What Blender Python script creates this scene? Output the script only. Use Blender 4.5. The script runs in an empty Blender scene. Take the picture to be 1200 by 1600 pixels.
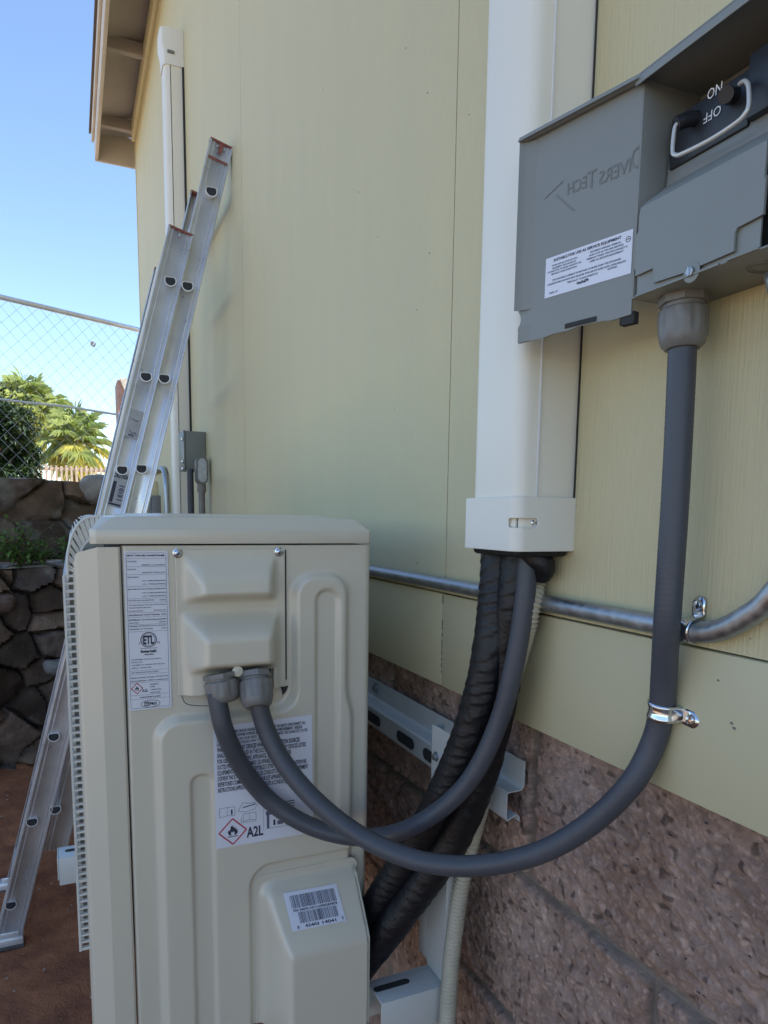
import bpy, bmesh, math, random
import numpy as np
from mathutils import Vector, Matrix
random.seed(7); rng = np.random.default_rng(7)
S = bpy.context.scene; C = S.collection
PI = math.pi
# ------------------------------------------------------------------ camera
FPX = 1085.0; EYE = 1.37
_cy = np.array([-488., -144., FPX]); _cy /= np.linalg.norm(_cy)
_cd = np.array([-110., 8553., FPX]); _cd -= _cy*_cd.dot(_cy); _cd /= np.linalg.norm(_cd)
_cx = -np.cross(_cy, _cd)
if _cx[0] < 0: _cx = -_cx
RW = np.array([_cx, _cy, -_cd])            # camera (right, down, forward) -> world
cam = bpy.data.objects.new('camera', bpy.data.cameras.new('camera')); C.objects.link(cam)
S.camera = cam
cam.data.sensor_fit = 'HORIZONTAL'; cam.data.sensor_width = 36.0
cam.data.lens = 36.0*FPX/1200; cam.data.shift_y = 147/1200
cam.data.clip_start = 0.02; cam.data.clip_end = 3000
M = Matrix.Identity(4)
for i in range(3):
    M[i][0] = RW[i][0]; M[i][1] = -RW[i][1]; M[i][2] = -RW[i][2]
M[2][3] = EYE
cam.matrix_world = M
# ------------------------------------------------------------------ light
SUN_EL, SUN_AZ = 54.0, 112.0               # azimuth clockwise from +Y
w = bpy.data.worlds.new('World'); S.world = w; w.use_nodes = True
nt = w.node_tree; sky = nt.nodes.new('ShaderNodeTexSky'); sky.sky_type = 'NISHITA'
sky.sun_disc = False; sky.sun_elevation = math.radians(SUN_EL); sky.sun_rotation = math.radians(SUN_AZ)
sky.air_density = 1.0; sky.dust_density = 0.05; sky.ozone_density = 2.0; sky.altitude = 600
bg = nt.nodes['Background']; bg.inputs['Strength'].default_value = 0.13
nt.links.new(sky.outputs[0], bg.inputs['Color'])
sun = bpy.data.objects.new('sun', bpy.data.lights.new('sun', 'SUN')); C.objects.link(sun)
sun.data.energy = 4.6; sun.data.angle = math.radians(0.53); sun.data.color = (1.0, 0.93, 0.83)
sd = Vector((math.sin(math.radians(SUN_AZ))*math.cos(math.radians(SUN_EL)), math.cos(math.radians(SUN_AZ))*math.cos(math.radians(SUN_EL)), math.sin(math.radians(SUN_EL))))
sun.rotation_euler = sd.to_track_quat('Z', 'Y').to_euler(); sun.location = sd*30
S.view_settings.view_transform = 'Standard'; S.view_settings.look = 'None'
S.view_settings.exposure = 1.28; S.view_settings.gamma = 1.0
# ------------------------------------------------------------------ helpers
def ray(px, py): return RW @ np.array([px-600., py-947., FPX])
def at(px, py, X=None, Y=None, Z=None, D=None):
    """world point seen at photo pixel (px,py) on the plane X=, Y=, Z= or at depth D"""
    d = ray(px, py)
    t = X/d[0] if X is not None else Y/d[1] if Y is not None else (Z-EYE)/d[2] if Z is not None else D/FPX
    return Vector((d[0]*t, d[1]*t, d[2]*t+EYE))
def atpl(px, py, p0, n):
    d = Vector(ray(px, py)); o = Vector((0, 0, EYE)); n = Vector(n)
    return o + d*((Vector(p0)-o).dot(n)/d.dot(n))
def tag(o, label=None, cat=None, group=None, kind=None):
    if label: o['label'] = label
    if cat: o['category'] = cat
    if group: o['group'] = group
    if kind: o['kind'] = kind
    return o
def thing(name, loc, label, cat, group=None):
    o = bpy.data.objects.new(name, None); C.objects.link(o); o.location = loc; o.empty_display_size = .05
    return tag(o, label, cat, group)
def link(name, me, mat, parent=None, smooth=None):
    o = bpy.data.objects.new(name, me); C.objects.link(o)
    if mat is not None and not me.materials: me.materials.append(mat)
    if smooth is not None:
        for p in me.polygons: p.use_smooth = True
        if smooth < 179:
            me.set_sharp_from_angle(angle=math.radians(smooth))
    if parent is not None:
        o.parent = parent; o.matrix_parent_inverse = Matrix.Translation(root_loc(parent)).inverted()
    return o
def root_loc(o):
    v = Vector(o.location)
    while o.parent: o = o.parent; v = v if o.type == 'EMPTY' and False else v
    return Vector(o.location) if o.type == 'EMPTY' and o.parent is None else Vector((0, 0, 0))
def put(name, bm, mat, parent=None, smooth=None):
    me = bpy.data.meshes.new(name); bm.to_mesh(me); bm.free()
    o = bpy.data.objects.new(name, me); C.objects.link(o)
    me.materials.append(mat)
    if smooth is not None:
        for p in me.polygons: p.use_smooth = True
        if smooth < 179: me.set_sharp_from_angle(angle=math.radians(smooth))
    if parent is not None:
        o.parent = parent
        if parent.type == 'EMPTY': o.matrix_parent_inverse = Matrix.Translation(parent.location).inverted()
    return o
def box(bm, x0, x1, y0, y1, z0, z1, bev=0, seg=2):
    r = bmesh.ops.create_cube(bm, size=1)
    for v in r['verts']:
        v.co = Vector(((x0+x1)/2+v.co.x*(x1-x0), (y0+y1)/2+v.co.y*(y1-y0), (z0+z1)/2+v.co.z*(z1-z0)))
    if bev:
        es = list({e for v in r['verts'] for e in v.link_edges})
        bmesh.ops.bevel(bm, geom=es, offset=bev, segments=seg, affect='EDGES', profile=.5)
def obox(bm, c, ax, ay, az, hx, hy, hz, bev=0):
    """oriented box: centre c, unit axes, half sizes"""
    r = bmesh.ops.create_cube(bm, size=2)
    c, ax, ay, az = map(Vector, (c, ax, ay, az))
    for v in r['verts']: v.co = c+ax*v.co.x*hx+ay*v.co.y*hy+az*v.co.z*hz
    if bev:
        es = list({e for v in r['verts'] for e in v.link_edges})
        bmesh.ops.bevel(bm, geom=es, offset=bev, segments=2, affect='EDGES', profile=.5)
def spline(pts, n=12):
    P = [Vector(p) for p in pts]; P = [P[0]*2-P[1]]+P+[P[-1]*2-P[-2]]; out = []
    for i in range(1, len(P)-2):
        a, b, c, d = P[i-1:i+3]
        for k in range(n):
            t = k/n
            out.append(.5*((2*b)+(c-a)*t+(2*a-5*b+4*c-d)*t*t+(3*b-a-3*c+d)*t**3))
    out.append(P[-2]); return out
def resample(pts, step):
    out = [pts[0]]; acc = 0
    for a, b in zip(pts, pts[1:]):
        L = (b-a).length
        while acc+L >= step:
            t = (step-acc)/L; a = a.lerp(b, t); out.append(a); L = (b-a).length; acc = 0
            if L < 1e-9: break
        acc += L
    return out
def tube(bm, pts, r, seg=16, cap=True, rf=None):
    """sweep; rf(i,theta,s)->radius"""
    rings = []; T = None; s = 0
    up = None
    for i, p in enumerate(pts):
        t = (pts[min(i+1, len(pts)-1)]-pts[max(i-1, 0)]).normalized()
        if up is None:
            up = Vector((0, 0, 1)) if abs(t.z) < .9 else Vector((1, 0, 0))
            up = (up-t*up.dot(t)).normalized()
        else: up = (up-t*up.dot(t)).normalized()
        side = t.cross(up)
        if i: s += (p-pts[i-1]).length
        ring = []
        for k in range(seg):
            th = 2*PI*k/seg; rr = rf(i, th, s) if rf else r
            ring.append(bm.verts.new(p+(up*math.cos(th)+side*math.sin(th))*rr))
        rings.append(ring)
    for a, b in zip(rings, rings[1:]):
        for k in range(seg): bm.faces.new((a[k], a[(k+1) % seg], b[(k+1) % seg], b[k]))
    if cap: bm.faces.new(rings[0][::-1]); bm.faces.new(rings[-1])
def lathe(bm, p0, axis, prof, seg=32, mod=None):
    """prof: list of (dist along axis, radius); mod(theta,i)->radius factor"""
    axis = Vector(axis).normalized(); up = Vector((1, 0, 0)) if abs(axis.x) < .8 else Vector((0, 1, 0))
    up = (up-axis*up.dot(axis)).normalized(); sd_ = axis.cross(up); rings = []
    for i, (d, r) in enumerate(prof):
        ring = []
        for k in range(seg):
            th = 2*PI*k/seg; rr = r*(mod(th, i) if mod else 1)
            ring.append(bm.verts.new(Vector(p0)+axis*d+(up*math.cos(th)+sd_*math.sin(th))*rr))
        rings.append(ring)
    for a, b in zip(rings, rings[1:]):
        for k in range(seg): bm.faces.new((a[k], a[(k+1) % seg], b[(k+1) % seg], b[k]))
    if prof[0][1] > 1e-5: bm.faces.new(rings[0][::-1])
    if prof[-1][1] > 1e-5: bm.faces.new(rings[-1])
def extrude_poly(bm, pts, vec):
    a = [bm.verts.new(Vector(p)) for p in pts]; b = [bm.verts.new(Vector(p)+Vector(vec)) for p in pts]
    bm.faces.new(a[::-1]); bm.faces.new(b); n = len(a)
    for i in range(n): bm.faces.new((a[i], a[(i+1) % n], b[(i+1) % n], b[i]))
def strip_profile(bm, prof, th, fn, v0, v1):
    """bent sheet: open polyline prof [(a,b)] thickness th swept from v0 to v1; fn(a,b,v)->point"""
    n = len(prof); off = []
    for i in range(n):
        p = Vector(prof[i]); d = Vector((0, 0))
        if i: d += (p-Vector(prof[i-1])).normalized()
        if i < n-1: d += (Vector(prof[i+1])-p).normalized()
        d.normalize(); off.append((p.x-d.y*th, p.y+d.x*th))
    loop = list(prof)+off[::-1]
    A = [bm.verts.new(fn(a, b, v0)) for a, b in loop]; B = [bm.verts.new(fn(a, b, v1)) for a, b in loop]
    m = len(loop)
    for i in range(m): bm.faces.new((A[i], A[(i+1) % m], B[(i+1) % m], B[i]))
    for i in range(n-1):
        bm.faces.new((A[i+1], A[i], A[m-1-i], A[m-2-i])); bm.faces.new((B[i], B[i+1], B[m-2-i], B[m-1-i]))
# numpy value noise
_tab = rng.random(4096)
def _h(i, j, k): return _tab[(i*73856093 ^ j*19349663 ^ k*83492791) & 4095]
def vnoise(x, y, z=None):
    if z is None: z = np.zeros_like(x)
    xi, yi, zi = np.floor(x).astype(np.int64), np.floor(y).astype(np.int64), np.floor(z).astype(np.int64)
    fx, fy, fz = x-xi, y-yi, z-zi
    fx, fy, fz = [f*f*(3-2*f) for f in (fx, fy, fz)]
    r = 0
    for a in (0, 1):
        for b in (0, 1):
            for c in (0, 1):
                r = r+_h(xi+a, yi+b, zi+c)*(fx if a else 1-fx)*(fy if b else 1-fy)*(fz if c else 1-fz)
    return r
def fbm(x, y, o=4, s=0.):
    r = 0; a = .5
    for i in range(o): r = r+a*vnoise(x*2**i+s+i*17.3, y*2**i-s+i*9.1); a *= .5
    return r
def sstep(a, b, x):
    t = np.clip((x-a)/(b-a), 0, 1); return t*t*(3-2*t)
def sdbox(x, z, x0, x1, z0, z1, r):
    """signed distance to a rounded box, negative inside"""
    qx = np.abs(x-(x0+x1)/2)-(x1-x0)/2+r; qz = np.abs(z-(z0+z1)/2)-(z1-z0)/2+r
    return np.hypot(np.maximum(qx, 0), np.maximum(qz, 0))+np.minimum(np.maximum(qx, qz), 0)-r
def hfield(name, us, vs, fn, mat, parent=None, keep=None, skirt=None, smooth=180, col=None):
    """fn(U,V)->(X,Y,Z) arrays; skirt = vector the border is folded back by"""
    U, V = np.meshgrid(us, vs); X, Y, Z = fn(U, V)
    nv, nu = U.shape; co = np.stack([X, Y, Z], -1).reshape(-1, 3)
    idx = np.arange(nu*nv).reshape(nv, nu)
    f = np.stack([idx[:-1, :-1], idx[:-1, 1:], idx[1:, 1:], idx[1:, :-1]], -1)
    if keep is not None:
        k = keep((U[:-1, :-1]+U[1:, 1:])/2, (V[:-1, :-1]+V[1:, 1:])/2); f = f[k]
    f = f.reshape(-1, 4).tolist(); co = co.tolist()
    if skirt is not None:
        bd = list(idx[0, :])+list(idx[1:, -1])+list(idx[-1, -2::-1])+list(idx[-2:0:-1, 0])
        base = len(co)
        for b in bd: co.append([co[b][i]+skirt[i] for i in range(3)])
        n = len(bd)
        for i in range(n): f.append([int(bd[(i+1) % n]), int(bd[i]), base+i, base+(i+1) % n])
    me = bpy.data.meshes.new(name); me.from_pydata(co, [], f)
    if smooth: me.polygons.foreach_set('use_smooth', [True]*len(me.polygons))
    if smooth and smooth < 179: me.set_sharp_from_angle(angle=math.radians(smooth))
    if col is not None:
        at_ = me.color_attributes.new('tone', 'FLOAT_COLOR', 'POINT')
        c = np.ones((len(co), 4), dtype=np.float32); cc = col(U, V).reshape(-1, 3); c[:len(cc), :3] = cc
        at_.data.foreach_set('color', c.ravel())
    me.materials.append(mat); me.update()
    o = bpy.data.objects.new(name, me); C.objects.link(o)
    if parent is not None:
        o.parent = parent
        if parent.type == 'EMPTY': o.matrix_parent_inverse = Matrix.Translation(parent.location).inverted()
    return o
# ------------------------------------------------------------------ materials
def mat(name, col, rough=.5, metal=0, spec=.5, var=.0, vs=6., vcol=None, bump=0, bs=200., stretch=(1, 1, 1), coat=0, fine=0, fs=900., attr=False, rv=0.):
    m = bpy.data.materials.new(name); m.use_nodes = True; N = m.node_tree.nodes; L = m.node_tree.links
    b = N['Principled BSDF']; b.inputs['Roughness'].default_value = rough; b.inputs['Metallic'].default_value = metal
    b.inputs['Specular IOR Level'].default_value = spec; b.inputs['Coat Weight'].default_value = coat
    tc = N.new('ShaderNodeTexCoord')
    base = None
    if attr:
        a = N.new('ShaderNodeVertexColor'); a.layer_name = 'tone'; base = a.outputs[0]
    if var or vcol:
        n = N.new('ShaderNodeTexNoise'); n.inputs['Scale'].default_value = vs; n.inputs['Detail'].default_value = 8; n.inputs['Roughness'].default_value = .62
        mp = N.new('ShaderNodeMapping'); mp.inputs['Scale'].default_value = stretch
        L.new(tc.outputs['Object'], mp.inputs[0]); L.new(mp.outputs[0], n.inputs['Vector'])
        rp = N.new('ShaderNodeValToRGB'); rp.color_ramp.elements[0].position = .35; rp.color_ramp.elements[1].position = .68
        c2 = vcol or tuple(c*(1-var) for c in col)
        if name in ('unit_paint', 'duct_plastic', 'collar_plastic', 'painted_skirting'): rp.color_ramp.elements[0].position = .2; rp.color_ramp.elements[1].position = .85; n.inputs['Detail'].default_value = 3; n.inputs['Roughness'].default_value = .45
        rp.color_ramp.elements[0].color = (*c2, 1); rp.color_ramp.elements[1].color = (*col, 1)
        L.new(n.outputs['Fac'], rp.inputs[0])
        if base is None: base = rp.outputs[0]
        else:
            mx = N.new('ShaderNodeMix'); mx.data_type = 'RGBA'; mx.blend_type = 'MULTIPLY'; mx.inputs[0].default_value = 1
            L.new(base, mx.inputs[6]); L.new(rp.outputs[0], mx.inputs[7]); base = mx.outputs[2]
        if rv:
            mr = N.new('ShaderNodeMapRange'); mr.inputs[3].default_value = rough-rv; mr.inputs[4].default_value = rough+rv
            mr.inputs[1].default_value = .3; mr.inputs[2].default_value = .7
            L.new(n.outputs['Fac'], mr.inputs[0]); L.new(mr.outputs[0], b.inputs['Roughness'])
    if base is not None: L.new(base, b.inputs['Base Color'])
    else: b.inputs['Base Color'].default_value = (*col, 1)
    prev = None
    for amt, sc in ((bump, bs), (fine, fs)):
        if amt:
            n = N.new('ShaderNodeTexNoise'); n.inputs['Scale'].default_value = sc; n.inputs['Detail'].default_value = 5
            mp = N.new('ShaderNodeMapping'); mp.inputs['Scale'].default_value = stretch
            L.new(tc.outputs['Object'], mp.inputs[0]); L.new(mp.outputs[0], n.inputs['Vector'])
            bp = N.new('ShaderNodeBump'); bp.inputs['Strength'].default_value = 1; bp.inputs['Distance'].default_value = amt
            L.new(n.outputs['Fac'], bp.inputs['Height'])
            if prev: L.new(prev, bp.inputs['Normal'])
            prev = bp.outputs[0]
    if prev: L.new(prev, b.inputs['Normal'])
    return m
def cam_nodes(m): return m.node_tree.nodes, m.node_tree.links
m_siding = mat('painted_siding', (.61, .54, .325), .62, var=.10, vs=1.6, vcol=(.58, .52, .32), stretch=(1, 6, 1), bump=.0010, bs=9, fine=.00025, fs=120)
# siding grain: strong vertical stretch
for n in m_siding.node_tree.nodes:
    if n.type == 'MAPPING' and n.outputs[0].links and n.outputs[0].links[0].to_node.inputs['Scale'].default_value > 5: n.inputs['Scale'].default_value = (1, 42, 1.6)
m_skirt = mat('painted_skirting', (.58, .52, .33), .5, var=.08, vs=3., vcol=(.545, .50, .32), bump=.0006, bs=14, fine=.00008, fs=500)
m_trim = mat('trim_paint', (.66, .58, .35), .6, var=.08, vs=8)
m_fascia = mat('fascia_paint', (.62, .55, .46), .6, var=.15, vs=5, bump=.0006, bs=60)
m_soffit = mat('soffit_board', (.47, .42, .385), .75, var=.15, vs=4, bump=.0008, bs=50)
m_roof = mat('roof_shingle', (.20, .16, .13), .9, var=.3, vs=20, bump=.002, bs=80)
m_block = mat('split_face_block', (.62, .445, .355), .92, spec=.25, var=.3, vs=60., vcol=(.47, .33, .265), bump=.0016, bs=120, fine=.0006, fs=480, attr=True)
m_unit = mat('unit_paint', (.62, .58, .475), .27, spec=.6, var=.03, vs=2.0, coat=.15, fine=.00003, fs=1400)
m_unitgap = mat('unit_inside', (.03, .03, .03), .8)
m_guard = mat('guard_plastic', (.66, .65, .60), .45, var=.12, vs=30)
m_duct = mat('duct_plastic', (.80, .77, .67), .38, spec=.5, var=.03, vs=4, fine=.00003, fs=700)
m_collar = mat('collar_plastic', (.77, .75, .67), .42, spec=.5, var=.03, vs=7)
m_grey = mat('grey_enamel', (.225, .235, .225), .42, spec=.5, var=.12, vs=7, vcol=(.215, .225, .205), fine=.00005, fs=900, rv=.06)
m_black = mat('black_plastic', (.022, .024, .03), .45, var=.3, vs=40)
m_white = mat('white_marking', (.75, .76, .78), .5)
m_conduit = mat('grey_flex_conduit', (.072, .077, .092), .46, spec=.45, var=.22, vs=14, vcol=(.057, .062, .075), fine=.0001, fs=260, rv=.08)
m_fit = mat('grey_fitting', (.20, .195, .185), .42, var=.18, vs=50, fine=.00008, fs=700)
m_zinc = mat('galvanised_steel', (.52, .54, .56), .46, metal=1, var=.3, vs=90, vcol=(.36, .39, .42), bump=.0002, bs=160, rv=.12)
m_chrome = mat('bright_zinc', (.72, .74, .78), .16, metal=1, var=.15, vs=120)
m_tape = mat('black_wrap', (.0045, .0055, .0085), .50, spec=.5, var=.4, vs=60, bump=.0022, bs=55, fine=.0006, fs=210)
m_hose = mat('beige_hose', (.50, .45, .34), .5, var=.12, vs=20)
m_bracket = mat('bracket_paint', (.56, .57, .55), .4, var=.06, vs=10, fine=.00004, fs=600)
m_alu = mat('brushed_aluminium', (.86, .88, .90), .36, metal=.5, var=.18, vs=10, vcol=(.72, .74, .77), stretch=(1, 1, 1), bump=.0003, bs=30, rv=.12)
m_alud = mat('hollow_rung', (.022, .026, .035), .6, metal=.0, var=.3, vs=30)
m_red = mat('red_end_cap', (.26, .075, .06), .5, var=.3, vs=60)
m_rubber = mat('foot_rubber', (.10, .10, .10), .8, var=.3, vs=30)
m_handle = mat('pale_wire_handle', (.62, .60, .55), .3, metal=.35)
m_label = mat('label_paper', (.70, .72, .80), .38, var=.02, vs=10)
m_ink = mat('label_ink', (.025, .03, .06), .5)
m_inkmid = mat('label_ink_light', (.09, .11, .17), .5)
m_redink = mat('label_red', (.45, .03, .07), .5)
m_wire = mat('galvanised_wire', (.36, .40, .44), .5, metal=.6)
m_rock = mat('lava_rock', (1, .96, .92), .95, spec=.2, var=.45, vs=9, bump=.010, bs=26, fine=.005, fs=110, attr=True)
m_dirt = mat('red_dirt', (.42, .175, .085), .95, spec=.1, var=.4, vs=9, vcol=(.24, .10, .055), bump=.012, bs=26, fine=.004, fs=150)
m_dry = mat('terrace_dirt', (.42, .33, .24), .95, spec=.1, var=.3, vs=2, bump=.01, bs=20)
m_bark = mat('palm_bark', (.22, .15, .10), .9, var=.4, vs=12, bump=.01, bs=30)
m_fence = mat('cream_picket', (.60, .50, .40), .6)
m_pink = mat('pink_stucco', (.46, .27, .22), .85, var=.15, vs=5, bump=.003, bs=40)
m_cap = mat('cream_roof', (.70, .62, .50), .7, var=.15, vs=6)
m_amber = mat('pebble', (.42, .30, .23), .9, var=.4, vs=20)
def leafmat(name, c1, c2, vs=1.5, trans=.35):
    m = mat(name, c1, .55, spec=.35, var=.1, vs=vs, vcol=c2); N, L = cam_nodes(m)
    b = N['Principled BSDF']; out = N['Material Output']; tr = N.new('ShaderNodeBsdfTranslucent'); mx = N.new('ShaderNodeMixShader')
    mx.inputs[0].default_value = trans; src = b.inputs['Base Color'].links[0].from_socket
    L.new(src, tr.inputs[0]); L.new(b.outputs[0], mx.inputs[1]); L.new(tr.outputs[0], mx.inputs[2]); L.new(mx.outputs[0], out.inputs[0]); return m
m_palm = leafmat('palm_leaf', (.60, .64, .24), (.32, .44, .18), 1.2, .55)
m_palmdry = leafmat('palm_leaf_yellow', (.85, .78, .25), (.62, .62, .18), 1.2, .5)
m_bush = leafmat('dense_leaf', (.045, .085, .03), (.015, .035, .015), 2.0, .25)
m_plant = leafmat('weed_leaf', (.17, .30, .07), (.08, .17, .04), 6, .35)
def rework_block():
    N, L = cam_nodes(m_block); b = N['Principled BSDF']; tc = N.new('ShaderNodeTexCoord'); mp = N.new('ShaderNodeMapping'); L.new(tc.outputs['Object'], mp.inputs[0])
    mp.inputs['Rotation'].default_value = (.7, 0, 0); mp.inputs['Scale'].default_value = (1, .55, 1.35)
    vo = N.new('ShaderNodeTexVoronoi'); vo.inputs['Scale'].default_value = 115; L.new(mp.outputs[0], vo.inputs['Vector'])
    lt = N.new('ShaderNodeMapRange'); lt.inputs[1].default_value = .10; lt.inputs[2].default_value = .17; L.new(vo.outputs['Distance'], lt.inputs[0])
    sx = N.new('ShaderNodeSeparateColor'); L.new(vo.outputs['Color'], sx.inputs[0])
    gt = N.new('ShaderNodeMath'); gt.operation = 'GREATER_THAN'; gt.inputs[1].default_value = .13; L.new(sx.outputs[0], gt.inputs[0])
    mxm = N.new('ShaderNodeMath'); mxm.operation = 'MAXIMUM'; L.new(lt.outputs[0], mxm.inputs[0]); L.new(gt.outputs[0], mxm.inputs[1])
    src = b.inputs['Base Color'].links[0].from_socket
    mx = N.new('ShaderNodeMix'); mx.data_type = 'RGBA'; mx.inputs[6].default_value = (.09, .06, .06, 1); L.new(mxm.outputs[0], mx.inputs[0]); L.new(src, mx.inputs[7])
    L.new(mx.outputs[2], b.inputs['Base Color'])
    prev = None
    for sc, dist, rg in ((55, .004, .8), (190, .0035, .75), (520, .0012, .6)):
        n = N.new('ShaderNodeTexNoise'); n.inputs['Scale'].default_value = sc; n.inputs['Detail'].default_value = 6; n.inputs['Roughness'].default_value = rg; n.inputs['Distortion'].default_value = .6
        L.new(mp.outputs[0], n.inputs['Vector']); bp = N.new('ShaderNodeBump'); bp.inputs['Distance'].default_value = dist; bp.inputs['Strength'].default_value = 1; L.new(n.outputs['Fac'], bp.inputs['Height'])
        if prev: L.new(prev, bp.inputs['Normal'])
        prev = bp.outputs[0]
    L.new(prev, b.inputs['Normal'])
rework_block()
W = .47                                     # wall plane
GROUND = 0.0
# ------------------------------------------------------------------ setting
bm = bmesh.new()
us = np.concatenate([np.linspace(-3, 3, 161)]); vs_ = np.linspace(-1, 6, 181)
def gfn(U, V):
    h = (fbm(U*2.2, V*2.2, 5)-.5)*.05+(fbm(U*16, V*16, 3, 5.)-.5)*.012
    edge = sstep(0, .5, np.minimum(np.minimum(U+3, 3-U), np.minimum(V+1, 6-V)))
    return U, V, h*edge
tag(hfield('ground', us, vs_, gfn, m_dirt), kind='structure')
bm.free(); bm = bmesh.new()
pts = [(-3, -1), (3, -1), (3, 6), (-3, 6)]; far = [(-900, -900), (900, -900), (900, 900), (-900, 900)]
a = [bm.verts.new((x, y, 0)) for x, y in pts]; b = [bm.verts.new((x, y, 0)) for x, y in far]
for i in range(4): bm.faces.new((a[i], b[i], b[(i+1) % 4], a[(i+1) % 4]))
bmesh.ops.recalc_face_normals(bm, faces=bm.faces)
tag(put('ground', bm, m_dry), kind='structure')
# loose stones on the dirt
bm = bmesh.new()
for i in range(1000):
    x = random.uniform(-1.0, .25); y = random.uniform(1.4, 4.4); r = random.choice((.002, .002, .003, .003, .004, .006))
    mtx = Matrix.Translation((x, y, r*.3)) @ Matrix.Rotation(random.random()*6, 4, 'Z') @ Matrix.Diagonal((1, random.uniform(.6, 1), random.uniform(.5, .8), 1))
    bmesh.ops.create_icosphere(bm, subdivisions=1, radius=r, matrix=mtx)
tag(put('gravel', bm, m_amber), kind='stuff', label='small pale pebbles scattered over the red dirt', cat='gravel')

# ------------------------------------------------------------------ house
HZ0, LAP, SIDB = 0.0, 1.2665, 1.136          # lap joint and siding bottom heights
ENDY = 5.08
house = thing('house', (W, ENDY, 0), 'cream sided house wall with open eave, standing on pink split-face block', 'house')
EZ = 3.86                                    # eave soffit height
# siding panels with vertical joints
joints = [-2.9, -.38, .842, 2.06, 3.28, 4.5]
edges = [-6.0]+joints+[ENDY-.02]
for y0, y1 in zip(edges, edges[1:]):
    bm = bmesh.new(); box(bm, W, W+.012, y0+.0011, y1-.0011, LAP+.0015, EZ-.0, 0)
    put('siding_panel', bm, m_siding, house)
    bm = bmesh.new(); box(bm, W-.0035, W+.012, y0+.0009, y1-.0009, SIDB, LAP, .0012)
    put('skirting_board', bm, m_skirt, house, 40)
bm = bmesh.new(); box(bm, W+.0125, W+.09, -6, ENDY-.03, SIDB+.01, EZ+.3); put('sheathing', bm, m_unitgap, house)
bm = bmesh.new(); box(bm, W+.09, 8.5, -6, ENDY-.03, 0.0, EZ+.25); put('inner_wall', bm, m_siding, house)
bm = bmesh.new(); box(bm, W-.004, W+.09, ENDY-.0195, ENDY, SIDB, EZ+.2, .002); put('corner_trim', bm, m_trim, house, 40)
# small nail dimples and knots in the siding
bm = bmesh.new()
for px, py in [(634,75),(733,179),(590,370),(671,395),(651,484),(668,145),(560,300),(505,140),(478,420),(616,640),(540,600),(652,880),(728,954),(1122,1063),(1143,1130),(1147,1138),(1172,998)]:
    p = at(px, py, X=W-.0003 if py < 960 else W-.0038); r = random.uniform(.0004, .0009)
    bm = bmesh.new(); obox(bm, p, (1, 0, 0), (0, 1, .2), (0, -.2, 1), .0003, r*1.4, r); put('nail_mark', bm, m_fit, house)
bm = bmesh.new(); zz = SIDB+.004
while zz < LAP-.004:
    hh = random.uniform(.003, .016); ww = random.uniform(.0008, .0022)
    if random.random() < .75: bm.free(); bm = bmesh.new(); box(bm, W-.0040, W-.0034, .8415-ww, .8415+ww*.6, zz, zz+hh); put('caulk_crack', bm, m_fit, house); bm = bmesh.new()
    zz += hh+random.uniform(.0, .006)
# block foundation
BX = W+.016
def blk(U, V):                                # U = y, V = z
    row = np.floor((1.138-V)/.2025); zl = 1.138-V-row*.2025
    yo = U-.65+row*.198; yl = yo-np.floor(yo/.4)*.4
    d = np.minimum(np.minimum(yl, .4-yl), np.minimum(zl, .2025-zl))
    cell = np.floor(yo/.4)*7.3+row*3.1
    m = sstep(.0050, .0082, d)
    rough = (fbm(U*12+cell, V*16, 3)-.47)*.010+(fbm(U*70+V*40, V*130-U*70+cell, 5)-.47)*.010-np.maximum(0, fbm(U*85+V*30, V*125-U*50+cell, 3, 9.)-.54)*.022
    pits = sstep(.80, .86, vnoise(U*120+cell, V*150))*.006
    h = m*(.010+rough)+(1-m)*(-.001+fbm(U*150, V*150, 2)*.0015)
    return h, m, cell, pits
def blkpos(U, V):
    h, m, c, p = blk(U, V); return BX+.012-h, U, V
def blkcol(U, V):
    h, m, c, p = blk(U, V)
    t = fbm(U*9+c, V*9, 4); t2 = fbm(U*70, V*70, 3, 3.)
    base = np.stack([.78+.5*(t-.5)+.5*(t2-.5), .76+.62*(t-.5)+.5*(t2-.5), .76+.72*(t-.5)+.5*(t2-.5)], -1)
    specks = sstep(.70, .78, vnoise(U*260, V*260))[..., None]
    base = base*(1-specks*.0)+specks*.25
    base = base*(1-(p/.006)[..., None]*.55)
    mort = np.stack([.66+0*t, .76+0*t, .80+0*t], -1)*(.8+.3*t2[..., None])
    mm = m[..., None]; return base*mm*1.15+mort*(1-mm)
hfield('foundation_wall', np.concatenate([np.arange(-.0, 1.0, .0015), np.arange(1.0, 1.45, .003)]), np.arange(.62, 1.145, .0016), blkpos, m_block, house, col=blkcol)
hfield('foundation_wall', np.arange(1.449, ENDY-.03, .016), np.arange(.0, 1.15, .016), blkpos, m_block, house, col=blkcol)
hfield('foundation_wall', np.arange(-.2, .001, .006), np.arange(.62, 1.145, .006), blkpos, m_block, house, col=blkcol)
hfield('foundation_wall', np.arange(-.2, 1.46, .012), np.arange(.0, .633, .012), blkpos, m_block, house, col=blkcol)
hfield('foundation_wall', np.arange(-4, -.199, .02), np.arange(.0, 1.15, .02), blkpos, m_block, house, col=blkcol)
bm = bmesh.new(); box(bm, W+.032, W+.089, -6, ENDY-.035, 0, SIDB+.009); put('foundation_core', bm, m_block, house)
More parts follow.
